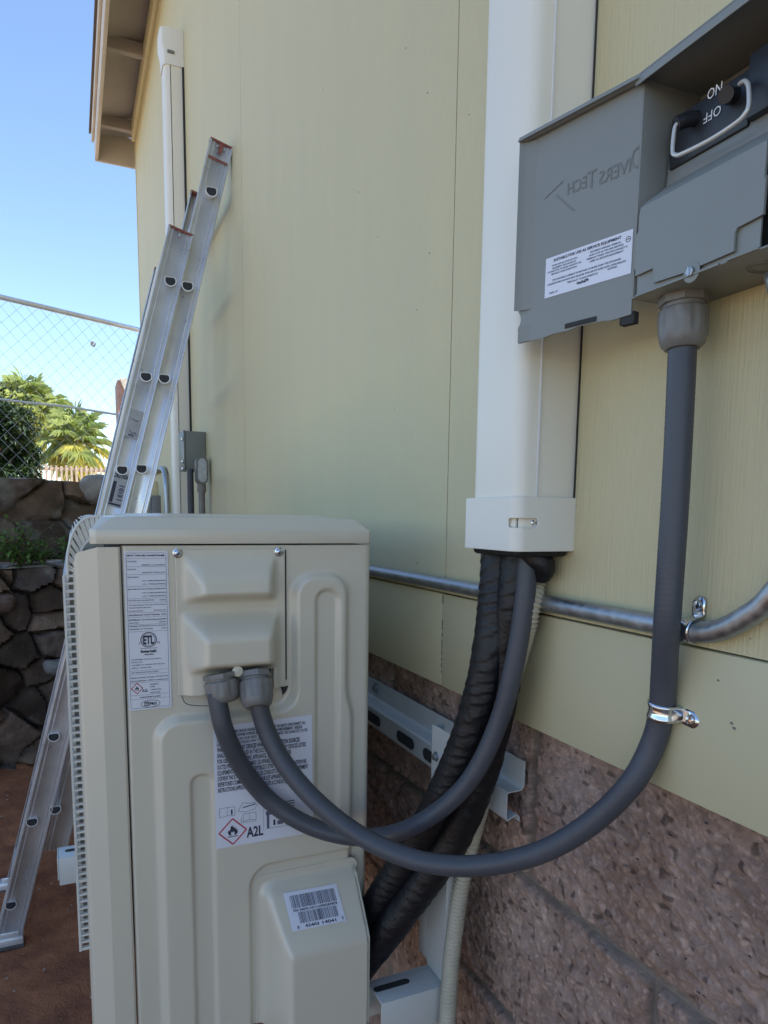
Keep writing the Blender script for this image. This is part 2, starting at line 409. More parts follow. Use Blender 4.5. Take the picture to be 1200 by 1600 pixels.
# eave: frieze, roof boards, rafters, fascia
FX = .235
bm = bmesh.new(); box(bm, W-.022, W-.0005, -6, ENDY+.002, EZ-.10, EZ-.0, .002); put('frieze_board', bm, m_trim, house, 40)
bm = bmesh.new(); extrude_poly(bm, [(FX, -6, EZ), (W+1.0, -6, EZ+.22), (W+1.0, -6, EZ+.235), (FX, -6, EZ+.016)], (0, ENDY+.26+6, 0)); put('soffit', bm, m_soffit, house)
for yy in (ENDY+.005, 4.28, 2.7, 1.1, -.5, -2.1):
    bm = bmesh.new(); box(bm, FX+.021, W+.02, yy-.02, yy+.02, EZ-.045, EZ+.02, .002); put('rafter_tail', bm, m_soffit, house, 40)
bm = bmesh.new(); box(bm, FX, FX+.02, -6, ENDY+.24, EZ-.15, EZ+.02, .002); box(bm, FX-.016, FX-.001, -6, ENDY+.28, EZ-.03, EZ+.045, .002); put('fascia', bm, m_fascia, house, 40)
bm = bmesh.new(); box(bm, FX+.001, W+.5, ENDY+.241, ENDY+.262, EZ-.152, EZ+.03, .002); put('barge_board', bm, m_fascia, house, 40)
bm = bmesh.new(); extrude_poly(bm, [(FX-.03, -6, EZ+.046), (4.5, -6, EZ+1.3), (8.8, -6, EZ+.05), (8.8, -6, EZ+.02), (4.5, -6, EZ+1.26), (FX-.03, -6, EZ+.03)], (0, ENDY+.3+6, 0)); put('roof', bm, m_roof, house)
bm = bmesh.new(); extrude_poly(bm, [(W+.05, ENDY-.031, EZ+.1), (8.4, ENDY-.031, EZ+.1), (4.5, ENDY-.031, EZ+1.2)], (0, -.05, 0)); put('gable_wall', bm, m_siding, house)
bm = bmesh.new(); box(bm, W+.0905, 8.4, ENDY-.0295, ENDY-.004, SIDB, EZ+.2); put('end_wall', bm, m_siding, house)
print('setting ok')
# ------------------------------------------------------------------ text and labels
def glyphs(txt, bold=0.0):
    """text -> list of triangles in 2D plus width, cap height 1"""
    cu = bpy.data.curves.new('t', 'FONT'); cu.body = txt; cu.size = 1.0; cu.resolution_u = 2; cu.offset = bold
    ob = bpy.data.objects.new('t', cu); C.objects.link(ob)
    bpy.context.view_layer.update()
    me = bpy.data.meshes.new_from_object(ob.evaluated_get(bpy.context.evaluated_depsgraph_get()))
    V = np.array([v.co[:2] for v in me.vertices]) if len(me.vertices) else np.zeros((0, 2))
    F = [list(p.vertices) for p in me.polygons]
    bpy.data.objects.remove(ob); bpy.data.curves.remove(cu); bpy.data.meshes.remove(me)
    return V, F
class Sheet:
    """flat artwork laid out in (u right, v up) metres and mapped to the world by fn(u,v,lift)"""
    def __init__(s, fn): s.fn = fn; s.bms = {}
    def bm(s, k):
        if k not in s.bms: s.bms[k] = bmesh.new()
        return s.bms[k]
    def text(s, txt, u, v, h, width=None, align='l', ink='ink', bold=0., rot=0, mirror=False):
        V, F = glyphs(txt, bold+.028 if ink in ('ink', 'mid') else bold)
        if not len(V): return
        x0, x1 = V[:, 0].min(), V[:, 0].max(); sy = h/.70; sx = sy if width is None else width/(x1-x0)
        V = (V-[x0, 0])*[sx, sy]; wd = (x1-x0)*sx
        if mirror: V[:, 0] = wd-V[:, 0]
        if rot == 180: V = [wd, h]-V
        if align == 'r': V[:, 0] -= wd
        if align == 'c': V[:, 0] -= wd/2
        bm = s.bm(ink); vs = [bm.verts.new(s.fn(u+a, v+b, .00035)) for a, b in V]
        for f in F:
            try: bm.faces.new([vs[i] for i in f])
            except ValueError: pass
    def poly(s, pts, ink='ink', lift=.00035):
        bm = s.bm(ink); bm.faces.new([bm.verts.new(s.fn(a, b, lift)) for a, b in pts])
    def rect(s, u0, v0, u1, v1, ink='ink', lift=.00035): s.poly([(u0, v0), (u1, v0), (u1, v1), (u0, v1)], ink, lift)
    def line(s, pts, w, ink='ink', lift=.00035):
        for (a, b), (c, d) in zip(pts, pts[1:]):
            L = math.hypot(c-a, d-b) or 1; nx, ny = -(d-b)/L*w/2, (c-a)/L*w/2
            s.poly([(a+nx, b+ny), (a-nx, b-ny), (c-nx, d-ny), (c+nx, d+ny)], ink, lift)
    def ring(s, u, v, rx, ry, w, ink='ink'): s.line([(u+rx*math.cos(2*PI*k/36), v+ry*math.sin(2*PI*k/36)) for k in range(37)], w, ink)
    def finish(s, parent, mats, base='label', names=None):
        o = None
        if 'paper' in s.bms: o = put(base, s.bms.pop('paper'), m_label, parent)
        for k, b in s.bms.items(): put((names or {}).get(k, 'print'), b, mats[k], o or parent)
        return o
INKS = dict(ink=m_ink, mid=m_inkmid, red=m_redink, white=m_white)
def flame(sh, u, v, h, ink='ink'):
    P = [(-.42,.18),(-.5,.42),(-.36,.62),(-.33,.46),(-.2,.72),(-.22,.86),(-.02,1.0),(.02,.8),(.14,.88),(.12,.7),(.3,.78),(.27,.56),(.46,.6),(.42,.38),(.5,.42),(.44,.2),(.24,.06),(.12,.08),(.2,.24),(.06,.44),(-.02,.3),(-.12,.42),(-.2,.22),(-.14,.08),(-.26,.06)]
    sh.poly([(u+a*h*.9, v+b*h) for a, b in P], ink); sh.rect(u-.45*h, v-.08*h, u+.45*h, v-.01*h, ink)
def plane_sheet(quad, n):
    """quad: world corners TL,TR,BR,BL; returns map in mm-free metric (u from left, v from bottom)"""
    TL, TR, BR, BL = [Vector(q) for q in quad]; n = Vector(n).normalized()
    wd = ((TR-TL).length+(BR-BL).length)/2; ht = ((TL-BL).length+(TR-BR).length)/2
    def fn(u, v, l):
        a, b = u/wd, v/ht
        return BL*(1-a)*(1-b)+BR*a*(1-b)+TR*a*b+TL*(1-a)*b+n*l
    return fn, wd, ht
# ------------------------------------------------------------------ air conditioner
UY = .80
U = lambda px, py, Y=UY: at(px, py, Y=Y)
ux0, ux1 = .048, .3405
ZT = U(400, 851).z; ZB = .735
ac = thing('air_conditioner', ((ux0+ux1)/2, 1.2, ZB), 'beige split air conditioner outdoor unit with pressed side panel, mounted beside the house wall', 'air conditioner')
# side panel height field
pa = dict(x0=U(243, 1350).x, x1=U(544, 1350).x); colx0 = U(452, 1000).x
zt_low = U(300, 1113).z; zt_col = U(510, 891).z
step = .0016
def panel_h(X, Z):
    A = sdbox(X, Z, colx0, pa['x1'], .5, zt_col, .030)
    B = sdbox(X, Z, pa['x0'], pa['x1'], .5, zt_low, .030)
    k = .03; hh = np.clip(.5+.5*(B-A)/k, 0, 1); D = B*(1-hh)+A*hh-k*hh*(1-hh)
    h = .0095*sstep(.0005, .0105, -D)
    # outer slot in the right column
    s1 = sdbox(X, Z, U(487, 1000).x, U(529, 1000).x, U(500, 1285).z, U(500, 917).z, .017)
    h = h-.0052*sstep(0, .0065, -s1)
    s2 = sdbox(X, Z, U(297, 1350).x, U(336, 1350).x, .5, U(310, 1205).z, .012)
    h = h-.0044*sstep(0, .005, -s2)
    s3 = sdbox(X, Z, U(386, 1450).x, .40, .4, U(440, 1338).z, .030)
    h = h-.006*sstep(0, .0065, -s3)
    # edges roll back
    r = .009; d = np.clip(r-(ux1-X), 0, r); h = h-(r-np.sqrt(np.maximum(r*r-d*d, 0)))
    r = .0035; d = np.clip(r-(X-ux0), 0, r); h = h-(r-np.sqrt(np.maximum(r*r-d*d, 0)))
    return h+(fbm(X*14, Z*9, 2)-.4)*.0007
hfield('side_panel', np.concatenate([np.arange(ux0, ux1-.0100, step), ux1-.0098*(1-np.linspace(0, 1, 13))**1.6]), np.arange(ZB, ZT, step), lambda X, Z: (X, UY-panel_h(X, Z), Z), m_unit, ac, skirt=(0, .012, 0))
# front casing: folded corner panel, front face with the round fan opening
bm = bmesh.new()
FXu = -.0015
prof = [(ux0-.0016, UY+.010), (ux0-.0018, UY+.0015), (ux0-.004, UY-.0003), (U(165, 1200).x, UY+.0004), (U(135, 1200).x, UY+.0085), (U(133, 1200).x-.001, UY+.0100), (U(131, 1200).x-.0015, UY+.0150), (FXu+.006, UY+.019), (FXu+.002, UY+.026), (FXu, UY+.034), (FXu, UY+.045)]
zc = U(150, 855).z
for i in range(len(prof)-1):
    (xa, ya), (xb, yb) = prof[i], prof[i+1]
    DZ = [.001, 0, 0, 0, .006, .009, .018, .024, .024, .024, .024]; za = zc-DZ[i]; zb = zc-DZ[i+1]
    bm.faces.new([bm.verts.new(p) for p in ((xa, ya, ZB), (xb, yb, ZB), (xb, yb, zb), (xa, ya, za))])
bmesh.ops.remove_doubles(bm, verts=bm.verts, dist=1e-5)
# front face with circular hole
cy_, cz_, R_ = UY+.31, 1.10, .21
ring = []; outer = []
n = 64
y0f, y1f, z0f, z1f = UY+.045, UY+.80, ZB, zc-.024
for k in range(n):
    th = 2*PI*k/n; c, s_ = math.cos(th), math.sin(th)
    ring.append(bm.verts.new((FXu, cy_+R_*c, cz_+R_*s_)))
    t = min(((y1f-cy_)/c if c > 0 else (y0f-cy_)/c) if abs(c) > 1e-6 else 9, ((z1f-cz_)/s_ if s_ > 0 else (z0f-cz_)/s_) if abs(s_) > 1e-6 else 9)
    outer.append(bm.verts.new((FXu, cy_+t*c, cz_+t*s_)))
inner = [bm.verts.new((FXu+.05, cy_+R_*.96*math.cos(2*PI*k/n), cz_+R_*.96*math.sin(2*PI*k/n))) for k in range(n)]
for k in range(n):
    j = (k+1) % n; bm.faces.new((ring[k], ring[j], outer[j], outer[k])); bm.faces.new((inner[k], inner[j], ring[j], ring[k]))
for (yy, zz) in ((y0f, z0f), (y0f, z1f), (y1f, z0f), (y1f, z1f)):      # square corners
    o2 = sorted(outer, key=lambda v: (v.co.y-yy)**2+(v.co.z-zz)**2)[:2]
    cv = bm.verts.new((FXu, yy, zz))
    try: bm.faces.new((cv, o2[0], o2[1]))
    except ValueError: pass
bmesh.ops.recalc_face_normals(bm, faces=bm.faces)
put('front_panel', bm, m_unit, ac, 9)
bm = bmesh.new(); box(bm, .06, ux1-.004, UY+.02, UY+.79, ZB, ZT-.01); put('cabinet', bm, m_unitgap, ac)
bm = bmesh.new(); box(bm, .01, ux1, UY+.791, UY+.80, ZB, ZT-.001); box(bm, ux1-.004, ux1, UY+.03, UY+.79, ZB, ZT-.001)
put('rear_panel', bm, m_unit, ac)
bm = bmesh.new()
lathe(bm, (.02, cy_, cz_), (1, 0, 0), [(0, .03), (.02, .05), (.04, .05)], 24)
for k in range(3):
    a0 = 2*PI*k/3
    P = []
    for r in (.05, .12, .195):
        for dth, xx in ((-.05-.2*r, .022), (.5+r*1.2, .05)):
            P.append(bm.verts.new((xx, cy_+r*math.cos(a0+dth), cz_+r*math.sin(a0+dth))))
    bm.faces.new((P[0], P[1], P[3], P[2])); bm.faces.new((P[2], P[3], P[5], P[4]))
put('fan', bm, m_grey, ac)
# top cap
def loop(x0, x1, y0, y1, z, c):
    return [(x0+c, y0, z), (x1-c*.6, y0, z), (x1, y0+c*.6, z), (x1, y1-c, z), (x1-c, y1, z), (x0+c, y1, z), (x0, y1-c, z), (x0, y0+c, z)]
cx0, cx1 = U(140, 840).x, U(579, 840).x
zc1, zc2, zc3 = U(400, 828).z, U(560, 811).z, EYE+.0022
LP = [loop(cx0, cx1, UY-.0035, UY+.81, U(400, 850).z+.0005, .006), loop(cx0, cx1, UY-.0035, UY+.81, zc1, .006), loop(cx0+.003, cx1-.003, UY, UY+.806, zc1+.0016, .006),
      loop(U(158, 812).x, cx1-.011, UY+.011, UY+.795, zc2-.001, .012), loop(U(162, 812).x+.004, cx1-.016, UY+.016, UY+.79, zc2, .012),
      loop(U(232, 806).x, U(533, 810).x, UY+.022, UY+.76, zc2+.0004, .012), loop(U(243, 803).x, U(520, 806).x, UY+.032, UY+.75, zc3-.0006, .012), loop(U(252, 803).x, U(514, 806).x, UY+.038, UY+.745, zc3, .012)]
bm = bmesh.new(); vl = [[bm.verts.new(p) for p in l] for l in LP]
for a, b in zip(vl, vl[1:]):
    for k in range(8): bm.faces.new((a[k], a[(k+1) % 8], b[(k+1) % 8], b[k]))
bm.faces.new(vl[-1]); bm.faces.new(vl[0][::-1])
bmesh.ops.bevel(bm, geom=[e for e in bm.edges], offset=.0009, segments=2, affect='EDGES', profile=.5, clamp_overlap=True)
put('top_cover', bm, m_unit, ac, 40)
# fan guard: welded plastic lattice standing proud of the front
gx0, gx1, gy0, gy1 = -.0115, .0045, UY+.030, UY+.60
gz0, gz1 = at(135, 1482, Y=gy0).z, at(103, 900, Y=gy0).z
bm = bmesh.new(); ng = 52
bw = .0013
gr = .022
for k in range(ng+1):
    z = gz0+(gz1-gz0)*k/ng; t = .00115 if k % 10 else .0017
    box(bm, gx0, gx1, gy0, gy0+.0042, z-t, z+t)
    box(bm, gx0, gx0+.003, gy0+.0042, gy1, z-t*.7, z+t*.7)
for x in (gx0, gx1-.0012): box(bm, x-.0006, x+.0018, gy0-.0006, gy0+.0030, gz0-.002, gz1)
for k in range(1, 45):
    y = gy0+(gy1-gy0)*k/44; box(bm, gx0+.0031, gx0+.0052, y-.001, y+.001, gz0, gz1+.012)

GO = spline([at(a, b, Y=gy0+.0015) for a, b in ((106, 905), (106, 872), (110, 846), (119, 824), (133, 811), (150, 807), (160, 807))], 6)
GI = spline([at(a, b, Y=gy0+.0015) for a, b in ((124, 905), (122, 888), (125, 868), (132, 852), (143, 841), (152, 836), (160, 834))], 6)
for o_ in (0, .02): tube(bm, [p+Vector((0, o_, 0)) for p in GO], .0016, 8); tube(bm, [p+Vector((0, o_, 0)) for p in GI], .0015, 8)
for k in range(1, 24): tube(bm, [GO[int(k*(len(GO)-1)/24)], GI[int(k*(len(GI)-1)/24)]], .0013, 6)
for k in range(1, 14): p = GO[int(k*(len(GO)-1)/14)]; tube(bm, [p, Vector((p.x, gy1, p.z))], .0012, 6)
gd = put('fan_guard', bm, m_guard, ac, 40)
bm = bmesh.new(); box(bm, gx0+.0056, gx1-.0005, gy0+.014, gy0+.016, gz0, gz1+.004); put('guard_cell_shade', bm, m_fit, gd)  # darker plate behind the lattice, its tone standing for shade in the cells
# terminal cover with two pressed bulges
tx0, tx1 = U(275, 950).x, U(445, 950).x; tz0, tz1 = U(275, 1087).z, U(400, 857).z
UB = lambda px, py: at(px, py, Y=UY-.034)
def ramp(x, a, b): return np.clip((x-a)/(b-a), 0, 1)
def blur(f, X, Z, d):
    return sum(f(X+a*d, Z+b*d)*w_ for a, b, w_ in ((0, 0, 4), (1, 0, 2), (-1, 0, 2), (0, 1, 2), (0, -1, 2), (1, 1, 1), (1, -1, 1), (-1, 1, 1), (-1, -1, 1)))/16.
def tcov_h(X, Z): return blur(tcov0, X, Z, .0028)
def tcov0(X, Z):
    def soft(t): return t*t*(3-2*t)*.55+t*.45
    zt, zb_ = U(350, 866).z, UB(350, 944).z
    ex, eb = U(286, 880).x, UB(322, 915).x; rx, rb = U(431, 880).x, UB(424, 915).x
    v = np.minimum(soft(ramp(Z, zt, UB(350, 913).z)), 1)
    hz = np.where(Z > UB(350, 915).z, v*.024, .024+.002*ramp(Z, UB(350, 915).z, UB(350, 930).z))
    hz = hz*soft(ramp(Z, zb_, zb_+.0085)); hx = soft(ramp(X, ex, eb))*soft(ramp(X, rx, rb))
    h1 = np.minimum(hz, .026*hx+0*hz)
    h1 = hz*hx*.35+h1*.65
    zt, zb_ = U(350, 956).z, UB(350, 1056).z
    ex, eb = U(284, 980).x, UB(324, 1010).x; rx, rb = U(437, 980).x, UB(421, 1010).x
    v = soft(ramp(Z, zt, UB(350, 1000).z)); hz = v*.038
    hz = hz*(.25+.75*soft(ramp(Z, zb_, zb_+.012))) if True else hz
    hx = soft(ramp(X, ex, eb))*soft(ramp(X, rx, rb)); h2 = hz*hx*.35+np.minimum(hz, .038*hx)*.65
    return .0022+np.maximum(h1, h2)
zmid = UB(350, 1057).z; xm0, xm1 = U(316, 1080).x, U(424, 1080).x
def keep(X, Z):
    xe = xm0+np.clip((Z-tz0)/(zmid-tz0), 0, 1)*.020
    return ~((Z < zmid) & (X > xe) & (X < xm1)) & ~((X > xm1) & (Z < U(430, 1073).z))
hfield('terminal_cover', np.arange(tx0, tx1, .0011), np.arange(tz0, tz1, .0011), lambda X, Z: (X, UY-tcov_h(X, Z), Z), m_unit, ac, keep=keep)
tc_o = C.objects[-1] if False else bpy.data.objects['terminal_cover']
md = tc_o.modifiers.new('thick', 'SOLIDIFY'); md.thickness = .0014; md.offset = -1
bm = bmesh.new()                              # dark seam behind the cover and black block for shade round the fittings
box(bm, U(335, 1060).x, xm1-.003, UY-.010, UY+.004, U(350, 1062).z, U(350, 1010).z); put('recess_shade', bm, m_unitgap, ac)
bm = bmesh.new(); box(bm, tx1+.0001, tx1+.0016, UY-.0016, UY-.0001, tz0+.008, tz1-.002)
pts = [U(438, 1073), U(450, 1071), U(447, 1079), U(441, 1086), U(440, 1079)]
extrude_poly(bm, [p+Vector((0, -.0012, 0)) for p in pts], (0, -.0006, 0)); put('gap', bm, m_unitgap, ac)
bm = bmesh.new()
tube(bm, spline([U(283, 1086)+Vector((0, -.0004, 0)), U(292, 1100), U(320, 1103), U(345, 1100)], 6), .0006, 6, rf=None); put('seam', bm, m_fit, ac)
for px, py in ((277, 864), (435, 862)):
    s = bmesh.new(); p = U(px, py)+Vector((0, -.0022, 0))
    lathe(s, p, (0, -1, 0), [(0, .0054), (.0012, .0054), (.0016, .0042), (.003, .0036), (.0042, .0015), (.0042, 0)], 20)
    so = put('screw', s, m_chrome, ac, 40)
    s = bmesh.new(); box(s, p.x-.002, p.x+.002, p.y-.0046, p.y-.0043, p.z-.0004, p.z+.0004); box(s, p.x-.0004, p.x+.0004, p.y-.0047, p.y-.0044, p.z-.002, p.z+.002); put('screw_slot', s, m_ink, so)
s = bmesh.new(); p = UB(371, 1046); lathe(s, p+Vector((0, .001, -.002)), (0, -1, 0), [(0, .006), (.003, .006), (.0035, .005), (.0035, .0018)], 20); lathe(s, p+Vector((0, -.0026, -.002)), (0, -1, 0), [(0, .0018), (.0002, 0)], 12)
put('screw_boss', s, m_unit, ac, 40)
# valve cover
vx0, vx1 = U(398, 1500).x, U(556, 1400).x
vz1 = U(470, 1352).z
VD = .062
def vcov_h(X, Z):
    b_ = blur(vcov0, X, Z, .0045); k_ = sstep(0, .006, vx1-.003-X)
    return b_*k_+vcov0(X, Z)*(1-k_)
def vcov0(X, Z):
    zt = vz1-.011; zc_ = zt-.070
    lip = .003
    r = ramp(Z, zt, zt-.007)*.010+ramp(Z, zt-.004, zc_)*(VD-.010)
    a = vx0+.008; fx = ramp(X, a, a+.012+.008*ramp(Z, zt, zc_)); gx = 1-ramp(X, vx1-.005, vx1-.001)
    lim = (VD)*(fx*fx*(3-2*fx)*.5+fx*.5)+0
    k = .010
    hh = np.clip(.5+.5*(lim-r)/k, 0, 1); h = lim*(1-hh)+r*hh-k*hh*(1-hh)
    h = np.maximum(h, 0)*sstep(0, 1, gx)
    crn = sdbox(X, Z, vx0+.006, vx1+.012, .4, zt, .02)
    return lip+h*sstep(-.001, .006, -crn)
def vkeep(X, Z): return sdbox(X, Z, vx0, vx1, .4, vz1, .012) < 0
vc = hfield('valve_cover', np.arange(vx0, vx1+.001, .0012), np.arange(ZB, vz1+.001, .0012), lambda X, Z: (X, UY-vcov_h(X, Z)-.0015, Z), m_unit, ac, keep=vkeep)
md = vc.modifiers.new('thick', 'SOLIDIFY'); md.thickness = .0016; md.offset = -1
# nameplate
q = [U(193, 861, UY-.0010), U(262, 861, UY-.0010), U(267, 1105, UY-.0010), U(203, 1111, UY-.0010)]
q[1].z = q[0].z; q[3].x = q[0].x; q[2].x = q[1].x; q[2].z = q[3].z
fn, lw, lh = plane_sheet(q, (0, -1, 0)); sh = Sheet(fn)
c = .0015; sh.poly([(c, 0), (lw-c, 0), (lw, c), (lw, lh-c), (lw-c, lh), (c, lh), (0, lh-c), (0, c)], 'paper', 0)
hfr = lh
b0, b1, t0, t1 = .0022, lw-.0022, .0022, lh-.0022; c = .0012
sh.line([(b0+c, t0), (b1-c, t0), (b1, t0+c), (b1, t1-c), (b1-c, t1), (b0+c, t1), (b0, t1-c), (b0, t0+c), (b0+c, t0)], .0003)
def Lv(py): return lh*(1-(py-861)/(1110-861))
rows = [(868, .0016, 'SPLIT TYPE AIR CONDITIONER', 'f', .02), (877, .0012, 'OUTDOOR MODEL', 'l', 0), (882.5, .0012, 'RMRC-LCRB09', 'r', 0), (889, .0012, 'POWER SOURCE', 'l', 0), (894, .0012, '208/230V~60Hz,1Ph', 'r', 0),
 (901, .0012, 'DESIGN PRESSURE', 'l', 0), (907, .0012, 'HI: 3.7MPa(550PSIG)', 'r', 0), (912, .0012, 'LO: 1.7MPa(240PSIG)', 'r', 0), (919.5, .0012, 'MAXIMUM ALLOWABLE PRESSURE', 'f', 0), (925.5, .0012, 'HI: 3.7MPa(550PSIG)', 'r', 0), (930.5, .0012, 'LO: 1.7MPa(240PSIG)', 'r', 0),
 (937, .0012, 'OUTDOOR FAN MOTOR        1/20Hp', 'f', 0), (944, .0012, 'The Rated Input Current of The Power', 'f', 0), (948, .0012, 'Conversion Equipment (for motor/', 'l', 0), (953, .0012, 'compressor)              5.9A/11.5A', 'f', 0),
 (959.5, .0013, 'MCA(Minimum Circuit Ampacity)  12.0A', 'f', .01), (967, .0013, 'MOP(Rating of overcurrent protective', 'f', .01), (971.5, .0013, 'device)                       20.0A', 'f', 0), (977, .0012, 'DEGREE OF PROTECTION AGAINST', 'f', 0), (981.5, .0012, 'INGRESS OF WATER            IPX4', 'f', 0)]
u0_, u1_ = b0+.001, b1-.001
for py, h, t, al, bo in rows:
    if al == 'f': sh.text(t, u0_, Lv(py)-h*.5, h, u1_-u0_, ink='ink' if bo else 'mid', bold=bo)
    elif al == 'l': sh.text(t, u0_, Lv(py)-h*.5, h, min((u1_-u0_)*.6, h*.62*len(t)), ink='mid')
    else: sh.text(t, u1_, Lv(py)-h*.5, h, (u1_-u0_)*.62, 'r', ink='mid')
for py in (872.5, 885, 897, 915.5, 934, 940.5, 956, 963, 974.5, 985.5, 1047, 1053, 1066, 1086, 1092.5): sh.line([(b0, Lv(py)), (b1, Lv(py))], .00022)
uc = lw*.5
sh.ring(uc, Lv(999), .0082, .0082, .0009); sh.text('ETL', uc, Lv(999)-.0045, .009, .0115, 'c', bold=.015); sh.ring(uc, Lv(999), .0068, .0068, .0004)
sh.text('C', uc-.0108, Lv(1004)-.0008, .0018); sh.text('US', uc+.0090, Lv(1004)-.0008, .0018)
sh.line([(uc-.009, Lv(1012.5)), (uc+.009, Lv(1012.5))], .0004); sh.text('Intertek', uc, Lv(1017)-.0013, .0028, .017, 'c', bold=.03); sh.text('4003083', uc, Lv(1022)-.0008, .0014, .010, 'c')
for py, t, wf in ((1029.5, 'CONFORMS TO UL STD. 60335-1,', .86), (1033.5, '60335-2-40', .3), (1038, 'CERTIFIED TO CAN/CSA STD C22.2 No.', .95), (1042.5, '60335-1, 60335-2-40', .55), (1050, '(E/T MANUFACTURE CODE)', .75)): sh.text(t, u0_+.001, Lv(py)-.0006, .0012, (u1_-u0_-.002)*wf, ink='mid')
sh.text('Short-circuit current: 5.0 kA rms', u0_, Lv(1058)-.0007, .0014, u1_-u0_); sh.text('symmetrical,  240 V maximum', u0_, Lv(1063)-.0007, .0014, u1_-u0_)
du, dv = lw*.20, Lv(1075); r_ = .0060
sh.line([(du-r_, dv), (du, dv+r_), (du+r_, dv), (du, dv-r_), (du-r_, dv)], .0008, 'red'); flame(sh, du, dv-.0022, .0045)
sh.text('A2L', lw*.31, Lv(1081.5), .0030, .0068); 
for py, t in ((1070, 'REFRIGERANT'), (1074, 'R-454B'), (1078.5, '1.18kg(41.6oz)'), (1083.5, 'MADE IN CHINA')): sh.text(t, lw*.50, Lv(py)-.0006, .0013, .0014*.55*len(t)*1.1, ink='mid')
sh.text('www.acpro.com', uc, Lv(1089.5)-.0008, .0018, .022, 'c'); sh.ring(uc, Lv(1101), .0102, .0040, .0005); sh.rect(uc-.0065, Lv(1101)-.0024, uc-.0012, Lv(1101)+.0024)
sh.text('AC', uc-.0060, Lv(1101)-.0015, .003, .0042, ink='white', bold=.02); sh.text('PRO', uc-.0006, Lv(1101)-.0015, .003, .0072, bold=.02)
sh.bms['white'] = sh.bms['white']
for v in sh.bms['white'].verts: v.co.y -= .0003
o = sh.finish(ac, INKS); tag(o, 'tall narrow nameplate sticker with a safety mark in a circle')
# warning label
LY = UY-.0095-.0006
q = [U(333, 1136, LY), U(487, 1117, LY), U(490, 1300, LY), U(338, 1327, LY)]
fn, lw, lh = plane_sheet(q, (0, -1, 0)); sh = Sheet(fn); sh.rect(0, 0, lw, lh, 'paper', 0)
warn = ['WARNING: ELECTRIC SHOCK HAZARD CAN CAUSE INJURY OR DEATH. DISCONNECT ALL', 'REMOTE ELECTRIC POWER SUPPLIES BEFORE SERVICING. AVERTISSEMENT : RISQUE', 'OF ELECTRIC SHOCK. CAN CAUSE INJURY. PEUT ENTRAINER LA MORT. DECONNECTEZ TOUTES', 'LES ALIMENTATIONS ELECTRIQUES AVANT TOUTES REPARATIONS.',
 'WARNING: AUXILIARY DEVICES WHICH MAY BE IGNITION SOURCES', 'SHALL NOT BE INSTALLED IN THE DUCTWORK. AUXILIARY DEVICES LISTED', 'FOR USE WITH THE SPECIFIC APPLIANCE, SEE APPLICABLE FOR', 'DUCTED PRODUCTS. AVERTISSEMENT: LES APPAREILS AUXILIAIRES',
 'EQUIPEMENTS AUXILIAIRES SUSCEPTIBLES D ETRE UNE SOURCE D IGNITION NE', 'DOIVENT PAS ETRE INSTALLES DANS LES CONDUITS SAUF POUR CET EQUIPEMENT', 'REPERTORIES COMME EQUIPEMENTS POUR CET APPAREIL AVEC LES', 'INSTRUCTIONS (APPLICABLE POUR LES PRODUITS A CONDUITS)']
fr = [.97, .93, .99, .66, .90, .97, .80, .72, .97, .99, .80, .74]
vy = lh*.965
for i, (t, f_) in enumerate(zip(warn, fr)):
    h = .0033 if i < 4 else .0052; vy -= h*(1.42 if i < 4 else 1.36)
    sh.text(t, lw*.03, vy, h, lw*.93*f_, bold=.012 if i in (0, 1, 4) else 0, ink='ink')
def book(u, v, w_, h_):
    sh.line([(u, v), (u+w_*.5, v+h_*.12), (u+w_, v), (u+w_, v+h_), (u+w_*.5, v+h_*.88+h_*.15), (u, v+h_), (u, v)], .0004); sh.line([(u+w_*.5, v+h_*.12), (u+w_*.5, v+h_)], .0003)
book(lw*.04, lh*.255, lw*.15, lh*.075); sh.text('i', lw*.15, lh*.27, .006, bold=.04)
sh.line([(lw*.22, lh*.285), (lw*.27, lh*.35), (lw*.36, lh*.335), (lw*.44, lh*.35), (lw*.39, lh*.285), (lw*.30, lh*.27), (lw*.22, lh*.285)], .0004); sh.line([(lw*.27, lh*.31), (lw*.40, lh*.325)], .0012)
book(lw*.27, lh*.195, lw*.13, lh*.06); sh.line([(lw*.25, lh*.23), (lw*.25, lh*.185), (lw*.40, lh*.185)], .0004)
du, dv = lw*.165, lh*.125; r_ = lw*.135
sh.line([(du-r_, dv), (du, dv+r_), (du+r_, dv), (du, dv-r_), (du-r_, dv)], .0016, 'red'); flame(sh, du, dv-.0055, .0135); sh.text('A2L', lw*.30, lh*.055, .0125, lw*.17)
u_, v_ = lw*.50, lh*.10; sh.rect(u_, v_+.02, u_+.004, v_+.022, 'mid'); sh.rect(u_+.001, v_, u_+.004, v_+.017, 'mid'); sh.rect(u_+.000, v_+.017, u_+.007, v_+.0215, 'mid'); sh.rect(u_+.009, v_+.003, u_+.0115, v_+.010, 'ink'); sh.rect(u_+.014, v_+.003, u_+.021, v_+.008, 'mid'); sh.line([(u_, v_), (u_+.03, v_)], .0004, 'mid'); sh.line([(u_-.003, v_-.001), (u_-.003, v_+.03)], .0003, 'mid')
for k in range(3): sh.rect(u_+.022, v_+.024+k*.003, u_+.036, v_+.0252+k*.003, 'mid')
tag(sh.finish(ac, INKS), 'square warning sticker with a red flame diamond')
